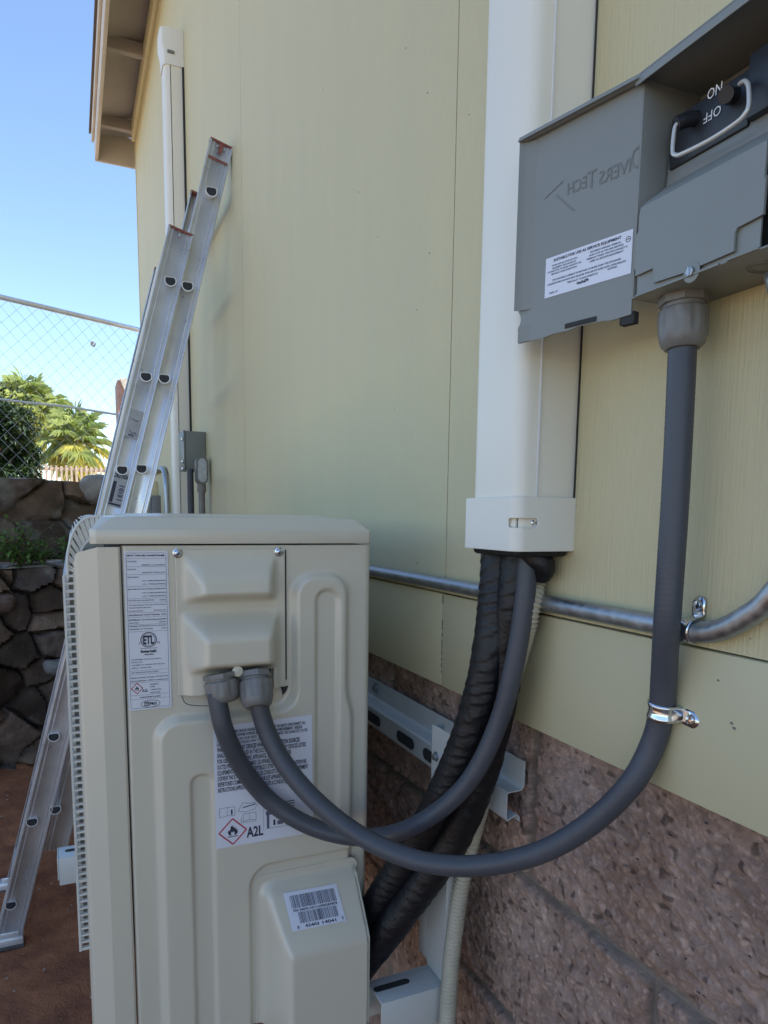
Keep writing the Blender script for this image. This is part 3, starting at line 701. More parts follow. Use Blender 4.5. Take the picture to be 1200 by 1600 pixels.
# barcode sticker on the sloping face of the valve cover
def vp(px, py):
    lo, hi = .70, .82
    for _ in range(40):
        m_ = (lo+hi)/2; p = at(px, py, Y=m_); s_ = UY-.0015-float(vcov_h(np.array([p.x]), np.array([p.z]))[0])
        if m_ < s_: lo = m_
        else: hi = m_
    return at(px, py, Y=lo)
q = [vp(442, 1396), vp(525, 1381), vp(541, 1439), vp(457, 1456)]
nrm = (q[1]-q[0]).cross(q[3]-q[0]).normalized(); nrm = nrm if nrm.y < 0 else -nrm
q = [p+nrm*.0009 for p in q]
fn, lw, lh = plane_sheet(q, nrm); sh = Sheet(fn); sh.rect(0, 0, lw, lh, 'paper', 0)
rb = random.Random(3)
def bars(u, u1, v, v1):
    while u < u1:
        w_ = rb.choice((.0003, .0003, .0006, .0009)); sh.rect(u, v, u+w_, v1, rb.choice(('ink', 'ink', 'mid'))); u += w_+rb.choice((.0003, .0005, .0008))
bars(lw*.09, lw*.93, lh*.56, lh*.90); sh.text('S/N: S40DR1107C1A90002B70078', lw*.10, lh*.475, lh*.06, lw*.82, ink='ink'); bars(lw*.17, lw*.88, lh*.16, lh*.45)
sh.text('8', lw*.10, lh*.04, lh*.075); sh.text('42403', lw*.24, lh*.045, lh*.075, lw*.26); sh.text('14041', lw*.56, lh*.045, lh*.075, lw*.26); sh.text('5', lw*.93, lh*.06, lh*.075)
tag(sh.finish(ac, INKS), 'small white barcode sticker')

# ------------------------------------------------------------------ near line set cover
DY0, DY1, DX = .577, .666, .400
def duct_profile(x0, y0, y1, r, wall=W, n=5):
    """outline in (X,Y) from the near wall edge round the front to the far wall edge"""
    P = [(wall-.0005, y0+.001), (x0+.0235, y0+.001), (x0+.0230, y0-.0002), (x0+.0215, y0-.0004)]
    P += [(x0+r-r*math.sin(a), y0+.0005+r-r*math.cos(a)) for a in [k/n*PI/2 for k in range(n+1)]]
    P += [(x0+r-r*math.cos(a), y1-r+r*math.sin(a)) for a in [k/n*PI/2 for k in range(n+1)]]
    P += [(wall-.0005, y1)]; return P
dz0 = at(805, 862, X=DX).z; dz1 = at(805, 776, X=DX).z
lc = thing('line_set_cover', (W, (DY0+DY1)/2, dz0), 'wide off-white plastic line set cover running up the wall, with collar at its lower end', 'pipe cover', 'white line set covers on the house wall')
def duct(P, z0, z1, name, mat_, parent, th=.0022, cap=False, bevel=.0):
    bm = bmesh.new(); strip_profile(bm, P, -th, lambda a, b, v: Vector((a, b, v)), z0, z1)
    bmesh.ops.recalc_face_normals(bm, faces=bm.faces); return put(name, bm, mat_, parent, 38)
P = duct_profile(DX, DY0, DY1, .014)
duct(P[3:], dz0+.02, 3.4, 'cover', m_duct, lc)
bm = bmesh.new(); box(bm, DX+.0242, W-.0004, DY0+.0012, DY0+.0036, dz0+.02, 3.4); box(bm, W-.003, W-.0004, DY0+.0038, DY1-.004, dz0+.02, 3.4)
put('base_channel', bm, m_duct, lc)
bm = bmesh.new(); box(bm, DX+.0216, DX+.0240, DY0-.0012, DY0+.0034, dz0+.02, 3.4, .0006); put('clip_edge', bm, m_white, lc, 40)
bm = bmesh.new(); box(bm, W-.0016, W-.0002, DY0-.0016, DY0-.0003, dz0+.02, 3.4); put('painted_shadow_line', bm, m_unitgap, lc)  # thin black strip standing for the shade where cover meets wall
# collar with slot for the screw
def collar_fn(Uc, V):
    # Uc: arc length along near face (from wall) then round the corner and along the front
    r = .013; L1 = (W-DX)-r+.003; L2 = r*PI/2
    x = np.where(Uc < L1, W-Uc, np.where(Uc < L1+L2, DX-.003+r-r*np.sin(np.clip((Uc-L1)/r, 0, PI/2)), DX-.003))
    y0_ = DY0-.0035
    y = np.where(Uc < L1, y0_, np.where(Uc < L1+L2, y0_+r-r*np.cos(np.clip((Uc-L1)/r, 0, PI/2)), y0_+r+(Uc-L1-L2)))
    bulge = .0012*np.exp(-((Uc-L1*.35)/.002)**2)*0
    return x, y, V
L1 = (W-DX)-.013+.003; L2 = .013*PI/2; Lt = L1+L2+(DY1+.003-(DY0-.0035)-.013)
sl = [at(843, 816, Y=DY0-.0035), at(800, 824, X=DX+.001)]
slz = at(820, 817, Y=DY0-.003).z; su0, su1 = W-at(841, 817, Y=DY0-.0035).x, L1+L2*1.05
def ckeep(Uc, V): return sdbox(Uc, V, su0, su1, slz-.0046, slz+.0046, .0044) > 0
co = hfield('collar', np.linspace(0, Lt, 150), np.linspace(dz0, dz1, 70), collar_fn, m_collar, lc, keep=ckeep, smooth=50)
md = co.modifiers.new('thick', 'SOLIDIFY'); md.thickness = .0022; md.offset = 1
co2 = bmesh.new(); box(co2, DX+.003, W-.004, DY0+.004, DY0+.006, slz-.007, slz+.007); box(co2, DX+.004, DX+.006, DY0+.004, DY0+.03, slz-.007, slz+.007); put('slot_back', co2, m_guard, co)
s = bmesh.new(); p = at(835, 817, Y=DY0-.001); lathe(s, p+Vector((0, .004, 0)), (0, -1, 0), [(0, .0033), (.003, .0033), (.0042, .002), (.0042, 0)], 16); put('screw', s, m_chrome, co, 40)
s = bmesh.new(); box(s, DX+.004, W-.002, DY0+.003, DY1-.001, dz0-.006, dz0+.006, .004); put('foam_plug', s, m_tape, lc)
# ------------------------------------------------------------------ far line set cover
FY = 3.03; fz0 = at(300, 803, X=W).z-.35; fz1 = at(270, 98, Y=FY).z
lf = thing('line_set_cover', (W, FY+.05, fz0), 'narrow-looking distant off-white line set cover with rounded wall cap, behind the ladder', 'pipe cover', 'white line set covers on the house wall')
P = duct_profile(DX-.005, FY, FY+.10, .02); duct(P[3:], fz0, fz1, 'cover', m_duct, lf)
bm = bmesh.new(); box(bm, DX+.02, W-.0004, FY+.0012, FY+.0036, fz0, fz1); box(bm, W-.003, W-.0004, FY+.0038, FY+.095, fz0, fz1); put('base_channel', bm, m_duct, lf)
bm = bmesh.new(); box(bm, W-.008, W-.0003, FY-.006, FY-.0003, fz0, fz1-.01); put('painted_shadow_line', bm, m_unitgap, lf)  # black strip laid beside the far cover as its line of shade
bm = bmesh.new()
zt = at(268, 42, Y=FY).z; capl = []
for z, dx, dy in ((fz1-.01, .004, .004), (fz1+.03, .004, .004), (fz1+.07, .012, .006), (fz1+.12, .012, .006), (zt-.03, .0, .0), (zt, -.03, -.02)):
    x0 = DX-.005-dx; y0 = FY-dy; y1 = FY+.10+dy; r = .02
    capl.append([bm.verts.new(q_+(z,)) for q_ in [(W-.0004, y0), (x0+r, y0), (x0+r*.3, y0+r*.3), (x0, y0+r), (x0, y1-r), (x0+r, y1), (W-.0004, y1)]])
for a, b in zip(capl, capl[1:]):
    for k in range(6): bm.faces.new((a[k], a[k+1], b[k+1], b[k]))
bm.faces.new(capl[-1]); bm.faces.new(capl[0][::-1]); bmesh.ops.recalc_face_normals(bm, faces=bm.faces)
co = put('wall_cap', bm, m_collar, lf, 38)
bm = bmesh.new(); box(bm, DX+.008, DX+.034, FY-.008, FY-.004, fz1+.028, fz1+.040, .0015); put('slot_back', bm, m_fit, co)
# ------------------------------------------------------------------ disconnect box
bz0, bz1, by0, by1, bx = at(1110, 472, X=W).z, at(1004, 124, X=.41).z, .322, .4455, .41
db = thing('disconnect_box', (W, .385, bz0), 'grey metal air conditioner disconnect box with its door swung open, above the flexible conduit', 'electrical box', 'grey disconnect boxes on the house wall')
t = .0014
bm = bmesh.new()
box(bm, bx, W-.0006, by1-t, by1, bz0, bz1, .0004)                         # far side
box(bm, bx, W-.0006, by0, by0+t, bz0, bz1, .0004)                         # near side
box(bm, bx-.001, W-.0006, by0+t+.0001, by1-t-.0001, bz0, bz0+t, .0004)     # bottom
box(bm, bx-.006, W-.0006, by0-.002, by1+.002, bz1+.0002, bz1+t+.0002, .0004)   # roof
box(bm, bx-.006, bx-.0045, by0-.002, by1+.002, bz1-.006, bz1+.0001, .0004)     # drip lip
box(bm, W-.002, W-.0007, by0+t, by1-t, bz0+t, bz1)
put('enclosure', bm, m_grey, db, 40)
bm = bmesh.new()                                                            # knockout rings under the box
kx, ky = (bx+W)/2, .352
for r in (.013, .0095): tube(bm, [Vector((kx+r*math.cos(k/32*2*PI), ky+r*.8*math.sin(k/32*2*PI), bz0-.0003)) for k in range(33)], .00045, 6, False)
put('knockout', bm, m_grey, db)
# dead front: recessed upper plate, sloping shoulder and raised lower cover
zsl0 = at(1005, 318, X=bx).z; fy0, fy1 = by0+.008, at(1006, 330, X=bx+.001).y
bm = bmesh.new()
zt_ = at(1050, 245, X=.437).z; zs = at(1030, 300, X=.42).z
F = [(.4385, zt_+.004), (.4370, zt_), (.4350, zs+.010), (.4140, zs-.006), (.4105, zs-.010), (bx+.0008, zs-.018), (bx+.0012, bz0+.0016)]
fy1 = by1-.004
strip_profile(bm, F, .0014, lambda a, b, v: Vector((a, v, b)), fy0+.004, fy1)
bmesh.ops.recalc_face_normals(bm, faces=bm.faces); put('dead_front', bm, m_grey, db, 30)
zb_ = bz0+.0045; zc_ = zs-.012
bm = bmesh.new()                                                            # hinged lower cover
out = [(fy0+.002, zc_), (fy1-.002, zc_), (fy1-.001, zc_-.004), (fy1-.001, zc_-.016), (fy1+.0008, zc_-.018), (fy1+.0008, zc_-.042), (fy1-.0004, zc_-.045), (fy1-.0004, bz0+.016), (fy1-.018, bz0+.0165), (fy1-.0195, bz0+.013), (fy1-.0195, zb_+.001),
       (.392, zb_-.0005), (.378, zb_), (fy0+.0215, zb_+.0008), (fy0+.0215, bz0+.017), (fy0+.020, bz0+.0195), (fy0+.001, bz0+.021), (fy0+.001, zc_-.02), (fy0+.0022, zc_-.022)]
a = [bm.verts.new((bx-.0016, y, z)) for y, z in out]; b = [bm.verts.new((bx+.0004, y, z)) for y, z in out]
bm.faces.new(a); bm.faces.new(b[::-1])
for k in range(len(out)): j = (k+1) % len(out); bm.faces.new((a[k], b[k], b[j], a[j]))
bmesh.ops.recalc_face_normals(bm, faces=bm.faces)
bmesh.ops.triangulate(bm, faces=[f for f in bm.faces if len(f.verts) > 4])
cv = put('terminal_cover', bm, m_grey, db, 30)
sp = at(1081, 425, X=bx-.0016)
bm = bmesh.new(); lathe(bm, sp, (-1, 0, 0), [(0, .0072), (.0004, .0072), (.0006, .0066), (.0006, 0)], 28); put('boss', bm, m_grey, cv, 40)
bm = bmesh.new(); lathe(bm, sp+Vector((-.001, 0, 0)), (-1, 0, 0), [(0, .0035), (.0018, .0035), (.0020, .0031), (.0020, 0)], 6); box(bm, sp.x-.0042, sp.x-.0039, sp.y-.0004, sp.y+.0004, sp.z-.003, sp.z+.003)
put('screw', bm, m_zinc, cv, 20)
bm = bmesh.new(); box(bm, bx-.0030, bx-.0012, .362, fy1-.003, bz0-.0004, bz0+.0012, .0003); box(bm, bx-.0030, bx-.0012, fy0+.002, .356, bz0+.0002, bz0+.0018, .0003); put('bottom_lip', bm, m_grey, cv, 40)
# pull-out switch
pf = .4335
py0, py1 = at(1168, 190, X=pf).y, at(1046, 240, X=pf).y
pz0, pz1 = at(1060, 262, X=pf).z, at(1062, 178, X=pf).z
def PY(px, py, X=pf-.0006): return at(px, py, X=X)
bm = bmesh.new(); box(bm, pf, W-.004, py0, py1, pz0+.002, pz1, .0012); box(bm, pf-.004, pf+.02, fy0-.001, py0-.001, pz0+.004, pz1+.006, .001)
box(bm, pf+.006, pf+.03, py0+.002, py1-.002, pz0-.008, pz0+.0019, .0005)
po = put('pull_out_switch', bm, m_black, db, 40)
h1a, h2a = PY(1052, 183), PY(1165, 132)
for (px, py), L in (((1086, 184), .014), ((1148, 148), .014)):
    p = PY(px, py); bm = bmesh.new()
    tube(bm, [p+Vector((.002, 0, 0)), p+Vector((-.004, .0015, -.0012)), p+Vector((-.009, .003 if px < 1100 else -.002, -.003)), p+Vector((-.013, .005 if px < 1100 else -.004, -.005))], .0052, 16)
    put('boss', bm, m_black, po, 50)
hp = [(1066, 189, .4215), (1059, 193, .4205), (1054, 202, .419), (1051, 236, .417), (1056, 242, .4165), (1066, 240, .4165), (1110, 218, .4165), (1150, 192, .4165), (1164, 178, .417), (1170, 164, .418), (1170, 138, .420), (1167, 129, .4215), (1162, 127, .423), (1155, 132, .425)]
bm = bmesh.new(); tube(bm, resample(spline([at(a, b, X=c_) for a, b, c_ in hp], 8), .0008), .00155, 12); put('handle', bm, m_handle, po, 180)
shp = Sheet(lambda u, v, l: Vector((pf-.0004-l, py1-u, pz0+v)))
def PU(px, py): p = PY(px, py, pf); return py1-p.y, p.z-pz0
u_, v_ = PU(1106, 158); shp.text('ON', u_, v_, .0072, .0125, ink='white')
u_, v_ = PU(1100, 195); shp.text('OFF', u_, v_, .0066, .0150, ink='white', rot=180)
shp.finish(po, INKS, names={'white': 'marking'})
# swung-open door
hx, hy = bx+.0005, by1+.0002
phi = math.radians(14.5); dv_ = Vector((-math.sin(phi), math.cos(phi), 0)); nv = Vector((-math.cos(phi), -math.sin(phi), 0))  # nv faces the camera side
LW = .1165; lz1 = bz1+.0008; lz0 = bz0-.0120
nv = -Vector((math.cos(phi), math.sin(phi), 0))
def DP(u, v, l=0): return Vector((hx, hy, 0))+dv_*u+nv*l+Vector((0, 0, v))
bm = bmesh.new()
# notched outline of the door sheet
out = [(.0, lz0+.001), (.018, lz0), (.026, lz0+.0012), (.050, lz0+.0016), (.060, lz0+.0002), (.075, lz0+.0006), (.088, lz0-.0008), (LW-.001, lz0-.0008), (LW, lz0+.012), (LW-.003, lz0+.018), (LW-.003, lz0+.022), (LW, lz0+.028), (LW, lz1-.002), (0, lz1-.002)]
a = [bm.verts.new(DP(u, v, 0)) for u, v in out]; b = [bm.verts.new(DP(u, v, -.0013)) for u, v in out]
bm.faces.new(a); bm.faces.new(b[::-1])
for k in range(len(out)): j = (k+1) % len(out); bm.faces.new((a[k], b[k], b[j], a[j]))
bmesh.ops.recalc_face_normals(bm, faces=bm.faces); bmesh.ops.triangulate(bm, faces=[f for f in bm.faces if len(f.verts) > 4])
door = put('door', bm, m_grey, db, 30)
bm = bmesh.new()                                                            # rolled top edge and folded side flange
tube(bm, [DP(0, lz1-.001, .0035), DP(LW+.001, lz1-.001, .0035)], .0030, 14); strip_profile(bm, [(0, 0), (.0085, 0)], .0012, lambda p_, q_, v: DP(v, lz1-.0035+q_, p_), 0, LW)
put('rolled_edge', bm, m_grey, door, 50)
bm = bmesh.new(); strip_profile(bm, [(LW-.0150, -.0009), (LW-.011, .0004), (LW-.006, .0014), (LW-.003, .0030), (LW, .0062)], .0008, lambda p_, q_, v: DP(p_, v, q_), lz0+.027, lz1-.004)
strip_profile(bm, [(LW-.0150, -.0009), (LW-.011, .0004), (LW-.006, .0014), (LW-.003, .0028)], .0008, lambda p_, q_, v: DP(p_, v, q_), lz0-.0005, lz0+.013)
bmesh.ops.recalc_face_normals(bm, faces=bm.faces); put('side_flange', bm, m_grey, door, 50)
bm = bmesh.new(); obox(bm, DP(.0475, lz0+.0042, .0006), dv_, nv, (0, 0, 1), .0155, .0004, .0019); put('slot', bm, m_unitgap, door)
bm = bmesh.new(); obox(bm, DP(.004, lz0-.001, -.004), dv_, nv, (0, 0, 1), .006, .003, .004, .0006); put('latch', bm, m_unitgap, door)
# embossed lettering drawn flat, its relief shading put into a darker colour; mirrored from behind
se = Sheet(lambda u, v, l: DP(LW-u, v, l+.0002))
def DU(px, py): p = atpl(px, py, DP(0, 0, 0), nv); return LW-(p-Vector((hx, hy, 0))).dot(dv_), p.z
def emb(txt, px0, py0, px1, py1, h):
    u0, v0 = DU(px0, py0); u1, v1 = DU(px1, py1); se.text(txt, u0, (v0+v1)/2, h, u1-u0, ink='emb', mirror=True)
emb('D', 986, 265, 1000, 262, .0165); emb('IVERS', 936, 288, 985, 270, .0105); emb('T', 917, 296, 931, 290, .0135); emb('ECH', 887, 302, 916, 296, .0095)
for (p0, p1) in (((851, 311), (880, 283)), ((869, 305), (897, 329))): se.line([DU(*p0), DU(*p1)], .0009, 'emb')
m_emb = mat('emboss_shade', (.175, .18, .172), .5)
se.finish(door, {'emb': m_emb}, names={'emb': 'embossed_lettering'})
pl = [DU(852.5, 404), DU(988, 360), DU(988, 427), DU(852.5, 466)]
u0 = (pl[0][0]+pl[3][0])/2; u1 = (pl[1][0]+pl[2][0])/2; v1 = (pl[0][1]+pl[1][1])/2; v0 = (pl[2][1]+pl[3][1])/2
lw, lh = u1-u0, v1-v0
sh = Sheet(lambda u, v, l: DP(LW-u0-u, v0+v, l+.0004)); sh.rect(0, 0, lw, lh, 'paper', 0)
T = [('SUITABLE FOR USE AS SERVICE EQUIPMENT', .10, .87, .062, .78, 0), ('WHEN INSTALLATION IS WITH', .08, .755, .036, .31, 0), ('EQUIPMENT GROUNDED BY', .09, .685, .036, .29, 0), ('CONNECTION TO METAL RACEWAY OR', .03, .615, .036, .41, 0), ('METALLIC CABLE SHEATHING', .08, .545, .036, .31, 0),
     ('EQUIPMENT GROUND TERMINAL', .54, .775, .038, .34, 0), ('ALSO ACTS AS THE LINE NEUTRAL', .53, .70, .038, .38, 0), ('TERMINAL WHEN THIS DISCONNECT IS', .50, .625, .038, .45, 0), ('USED AS SERVICE EQUIPMENT', .54, .55, .038, .37, 0),
     ('THE STARTING CURRENT OF MOTORS OF MORE THAN THE STANDARD', .09, .385, .040, .80, 0), ('HORSEPOWER RATINGS MAY REQUIRE THE USE OF FUSES WITH APPROPRIATE', .04, .30, .040, .90, 0), ('TIME-DELAY CHARACTERISTICS', .28, .215, .038, .36, 0), ('E239286', .75, .235, .036, .10, 0), ('190001 "A"', .06, .075, .04, .11, 0)]
for t_, uu, vv, hh, ww, _ in T: sh.text(t_, lw*uu, lh*vv, lh*hh, lw*ww, ink='ink' if hh > .05 else 'mid')
sh.ring(lw*.955, lh*.80, lw*.024, lw*.024, .0004); sh.line([(lw*.935, lh*.80), (lw*.975, lh*.80)], .0004); sh.line([(lw*.955, lh*.80), (lw*.955, lh*.83)], .0004)
sh.text('DiversiTech', lw*.40, lh*.115, lh*.055, lw*.10, bold=.04); sh.line([(lw*.49, lh*.11), (lw*.53, lh*.165)], .0007); sh.line([(lw*.49, lh*.17), (lw*.53, lh*.17), (lw*.53, lh*.11)], .0007)
tag(sh.finish(door, INKS), 'white printed service equipment label')
# ------------------------------------------------------------------ metal conduit along the lap joint
ez = at(800, 932.6, X=W-.009).z; er = .0089; ex = W-er-.0006
P = [Vector((ex, 4.2, ez)), Vector((ex, 2.5, ez)), Vector((ex, 1.2, ez)), Vector((ex, .8, ez)), Vector((ex, .47, ez))]
bend = [at(1068, 984, X=ex), at(1098, 988, X=ex), at(1130, 983, X=ex), at(1165, 965, X=ex), at(1203, 935, X=ex)]
bend += [bend[-1]+Vector((0, -.024, .040)), bend[-1]+Vector((-.004, -.030, .10)), Vector((bx+.032, .345, bz0+.001))]
bm = bmesh.new(); tube(bm, resample(spline(P+bend, 16), .006), er, 20); tag(put('metal_conduit', bm, m_zinc, None, 180), 'thin galvanised metal conduit running level along the siding lap, bent up under the disconnect box', 'conduit')
def strap(name, loc, axis, r, side, label, tabside_len=.020, wd=.0125, tilt=0):
    """one-hole strap round a pipe of radius r at loc; axis = pipe direction; side = direction of the tab along the wall"""
    st = thing(name, (W, loc.y, loc.z), label, 'pipe strap', 'one-hole straps holding pipes to the wall')
    ax = Vector(axis).normalized(); out = Vector((-1, 0, 0)); sd_ = Vector(side).normalized()
    prof = []
    for k in range(17):
        a = -PI*.62+PI*1.12*k/16; prof.append((math.sin(a)*(r+.0006), math.cos(a)*(r+.0006)))
    dwall = W-loc.x
    prof += [(r+.0022, -r*.42), (r+.004, -dwall+.0036 if False else -r*.82), (r+.008, -dwall+.0034), (r+tabside_len, -dwall+.0034)]
    bm = bmesh.new(); nn = 7
    rows_ = []
    for j in range(nn):
        v = (j/(nn-1)-.5)*wd; rib = .0009*(1 if j in (0, 1, 5, 6) else 0); row = []
        for i, (s_, o_) in enumerate(prof):
            lim = 1.0
            if i == len(prof)-1: s_ = s_-abs(v)**2/(wd)*1.6
            kk = 1+(rib/ r if i < 17 else 0)
            row.append(bm.verts.new(loc+sd_*s_*kk+out*o_*kk+ax*v))
        rows_.append(row)
    for a, b in zip(rows_, rows_[1:]):
        for i in range(len(a)-1): bm.faces.new((a[i], a[i+1], b[i+1], b[i]))
    bmesh.ops.recalc_face_normals(bm, faces=bm.faces)
    o = put('band', bm, m_chrome, st, 50); md = o.modifiers.new('thick', 'SOLIDIFY'); md.thickness = .0012; md.offset = 0
    sp = loc+sd_*(r+tabside_len*.62)+out*(-dwall+.0040)
    s = bmesh.new(); lathe(s, sp, (-1, 0, 0), [(0, .0045), (.0012, .0045), (.0030, .0034), (.0034, 0)], 8); put('screw', s, m_chrome, st, 40)
    return st
p = at(1079, 985.5, X=ex); strap('pipe_strap', Vector((ex, p.y, p.z)), (0, 1, -.12), er, (0, -.06, 1), 'shiny one-hole strap with tab upward on the metal conduit')
# ------------------------------------------------------------------ flexible conduits
def fitting(parent, p0, axis, R, L, nut=True, body_r=None):
    """liquid-tight connector, p0 at the enclosure end"""
    bm = bmesh.new(); ax = Vector(axis).normalized()
    lathe(bm, p0, ax, [(0, R*1.03), (L*.16, R*1.03), (L*.17, R*.97)], 8)
    lathe(bm, p0, ax, [(L*.168, R*.86), (L*.26, R*.86)], 32)
    def md(th, i): return 1+(.028*(1 if (th*9/(2*PI)) % 1 < .55 else -1) if 2 <= i <= 4 else 0)
    lathe(bm, p0, ax, [(L*.24, R*.90), (L*.27, R*.98), (L*.30, R), (L*.50, R), (L*.72, R*.98), (L*.80, R*.97), (L*.93, R*.88), (L, R*.72), (L, R*.60)], 72, md)
    return put('connector', bm, m_fit, parent, 40)
CR = .0107
cA = [(1067, 520, .44, None), (1064, 600, .4395, None), (1056, 760, .4385, None), (1047, 900, .4380, None), (1042, 975, .4400, None), (1037, 1060, .4530, None), (1033, 1112, .4580, None), (1021, 1160, .4565, None)]
ptsA = [at(a, b, X=c_) for a, b, c_, _ in cA]
ptsA += [at(988, 1222, D=.615), at(930, 1281, D=.635), at(860, 1325, D=.66), at(790, 1347, D=.685), at(715, 1353, D=.71), at(640, 1341, D=.735), at(560, 1304, D=.76), at(496, 1254, D=.775), at(449, 1200, D=.787), at(418, 1145, D=.792), at(404, 1100, D=.790), at(400, 1078, D=.786)]
fa = thing('flexible_conduit', (.44, .41, bz0), 'long dark grey flexible conduit dropping from the disconnect box and looping to the unit', 'conduit', 'grey flexible conduits')
def rib(r, k=.011, q=.0016):
    def f(i, th, s_): return r*(1+k*math.sin(s_*2*PI/.0042+th*0)+.006*vn1(s_*22))
    return f
_t1 = [random.random()-.5 for _ in range(4000)]
def vn1(x): i = int(math.floor(x)) % 3999; f = x-math.floor(x); f = f*f*(3-2*f); return _t1[i]*(1-f)+_t1[i+1]*f
bm = bmesh.new(); tube(bm, resample(spline(ptsA, 20), .0014), CR, 28, rf=rib(CR)); put('tube', bm, m_conduit, fa, 180)
ctop = at(1068, 468, X=.44); ctop.z = bz0
ax = (at(1066, 560, X=.44)-at(1068, 480, X=.44)); fitting(fa, Vector((.44, ctop.y, bz0)), ax, .0182, .040)
endA = at(397, 1052, Y=UY-.026); fitting(fa, endA, at(402, 1100, D=.786)-endA, .0187, .0400)
p = Vector(at(1035, 1110, X=.458)); strap('pipe_strap', p, (.06, .04, 1), CR, (0, -1, -.10), 'shiny one-hole strap holding the flexible conduit on the skirting board', .021, .014)
cB = [at(338, 1082, Y=UY-.032), at(343, 1110, Y=UY-.036), at(352, 1145, Y=UY-.038), at(376, 1195, Y=UY-.034), at(415, 1245, D=.82), at(465, 1281, D=.825), at(520, 1302, D=.825), at(580, 1308, D=.82), at(640, 1294, D=.81), at(700, 1255, D=.795), at(745, 1202, D=.78), at(782, 1120, D=.765), at(803, 1040, D=.75), at(817, 960, D=.74), at(824, 890, D=.735), at(827, 840, D=.735)]
fb = thing('flexible_conduit', (.2, UY-.03, cB[0].z), 'shorter grey flexible conduit curving from the unit up into the line set cover', 'conduit', 'grey flexible conduits')
bm = bmesh.new(); tube(bm, resample(spline(cB, 20), .0014), CR, 28, rf=rib(CR)); put('tube', bm, m_conduit, fb, 180)
e0 = at(343, 1052, Y=UY-.024); fitting(fb, e0, cB[1]-cB[0], .0187, .0330)
# ------------------------------------------------------------------ wrapped refrigerant pipes
TURNS, SIDE = -4, 2.2
def wrapped(pts, r, label, ph, pitch=.021, amp=.05, flat=None):
    def f(i, th, s_):
        a = (s_/pitch+TURNS*th/(2*PI)+1.1*vn1(s_*38+ph)+.25*vn1(s_*90+th*2)) % 1; side = (.30+.70*max(0, math.sin(th+SIDE+1.2*vn1(s_*9+5))))*(.6+.9*(vn1(s_*55+77)+.5))
        return r*(1+amp*side*(a**1.3)*(1-sm(a, .84, 1))+.05*vn1(s_*17+31)+.03*vn1(s_*44+th*2+11)+.014*vn1(s_*260+th*11))
    bm = bmesh.new(); tube(bm, resample(spline(pts, 16), .0013), r, 40, rf=f); return tag(put('refrigerant_pipe', bm, m_tape, None, 180), label, 'pipe', 'black wrapped refrigerant pipes')
def sm(x, a, b): t_ = max(0, min(1, (x-a)/(b-a))); return t_*t_*(3-2*t_)
p1 = [at(781, 845, D=.775), at(780, 880, D=.775), at(773, 960, D=.777), at(762, 1040, D=.782), at(745, 1110, D=.795), at(718, 1185, D=.815), at(679, 1268, D=.842), at(638, 1338, D=.880), at(602, 1393, D=.904), at(576, 1438, D=.926)]
p1 += [at(552, 1480, D=.948), at(530, 1520, D=.965)]
wrapped(p1, .0204, 'black wrapped refrigerant pipe nearest the unit, with wrinkled spiral tape', 0, .0150, .15)
p2 = [at(815, 845, D=.757), at(808, 900, D=.758), at(799, 960, D=.766), at(787, 1050, D=.785), at(770, 1140, D=.803), at(746, 1225, D=.823), at(706, 1315, D=.848), at(658, 1386, D=.872), at(617, 1441, D=.888), at(585, 1482, D=.908), at(554, 1521, D=.924), at(530, 1552, D=.935)]
wrapped(p2, .0204, 'black wrapped refrigerant pipe on the wall side, behind the grey conduit', .4, .021, .10)
# drain hose
dpts = [at(842, 878, X=.455), at(838, 910, X=.456), at(830, 950, X=.445), at(820, 990, X=.4450), at(808, 1035, X=.4560), at(796, 1085, X=.4565), at(781, 1145, X=.4560), at(763, 1215, X=.4470), at(747, 1275, X=.441), at(731, 1335, X=.435), at(719, 1395, X=.426), at(711, 1450, X=.4205), at(704, 1510, X=.4155), at(699, 1594, X=.4120), at(694, 1660, X=.409)]
dpts.append(Vector((.409, dpts[-1].y, .05)))
dh = thing('drain_hose', tuple(dpts[-1]), 'beige corrugated drain hose hanging down beside the wall bracket', 'hose')
def cf(i, th, s_): return .0098*(1+.13*math.cos(s_*2*PI/.0050))
bm = bmesh.new(); tube(bm, resample(spline(dpts[:-1], 16), .0007), .0098, 18, rf=cf); tube(bm, [dpts[-2]+Vector((0, 0, .002)), dpts[-1]], .0098, 18); put('corrugated_tube', bm, m_hose, dh, 180)
bm = bmesh.new(); TW = [Vector((.436, .612, dz0+.012)), Vector((.442, .603, dz0-.004)), at(849, 884, X=.450), at(845, 900, X=.4535)]; tube(bm, spline(TW, 6), .013, 20, rf=lambda i, th, s_: max(.0108, .0165-.12*s_)+.0006*math.sin(s_*300+th*3)); put('tape_wrap', bm, m_tape, dh, 60)
# ------------------------------------------------------------------ wall bracket
wb = thing('wall_bracket', (.45, .9, .78), 'off-white steel wall bracket carrying the air conditioner, with slotted rail and arms', 'bracket')
RP = [(.4780, at(578, 1058, X=.478).z), (.4780, at(578, 1058, X=.478).z-.030), (.4745, at(578, 1058, X=.478).z-.034), (.4570, at(578, 1058, X=.478).z-.0345), (.4545, at(578, 1058, X=.478).z-.037), (.4545, at(578, 1058, X=.478).z-.068), (.4570, at(578, 1058, X=.478).z-.071), (.4700, at(578, 1058, X=.478).z-.0655), (.4730, at(578, 1058, X=.478).z-.069), (.4730, at(578, 1058, X=.478).z-.073)]
bm = bmesh.new(); strip_profile(bm, RP, .0018, lambda a, b, v: Vector((a, v, b)), .655, 1.52); bmesh.ops.recalc_face_normals(bm, faces=bm.faces)
ra = put('rail', bm, m_bracket, wb, 35)
bm = bmesh.new(); rz = at(578, 1058, X=.478).z-.0525
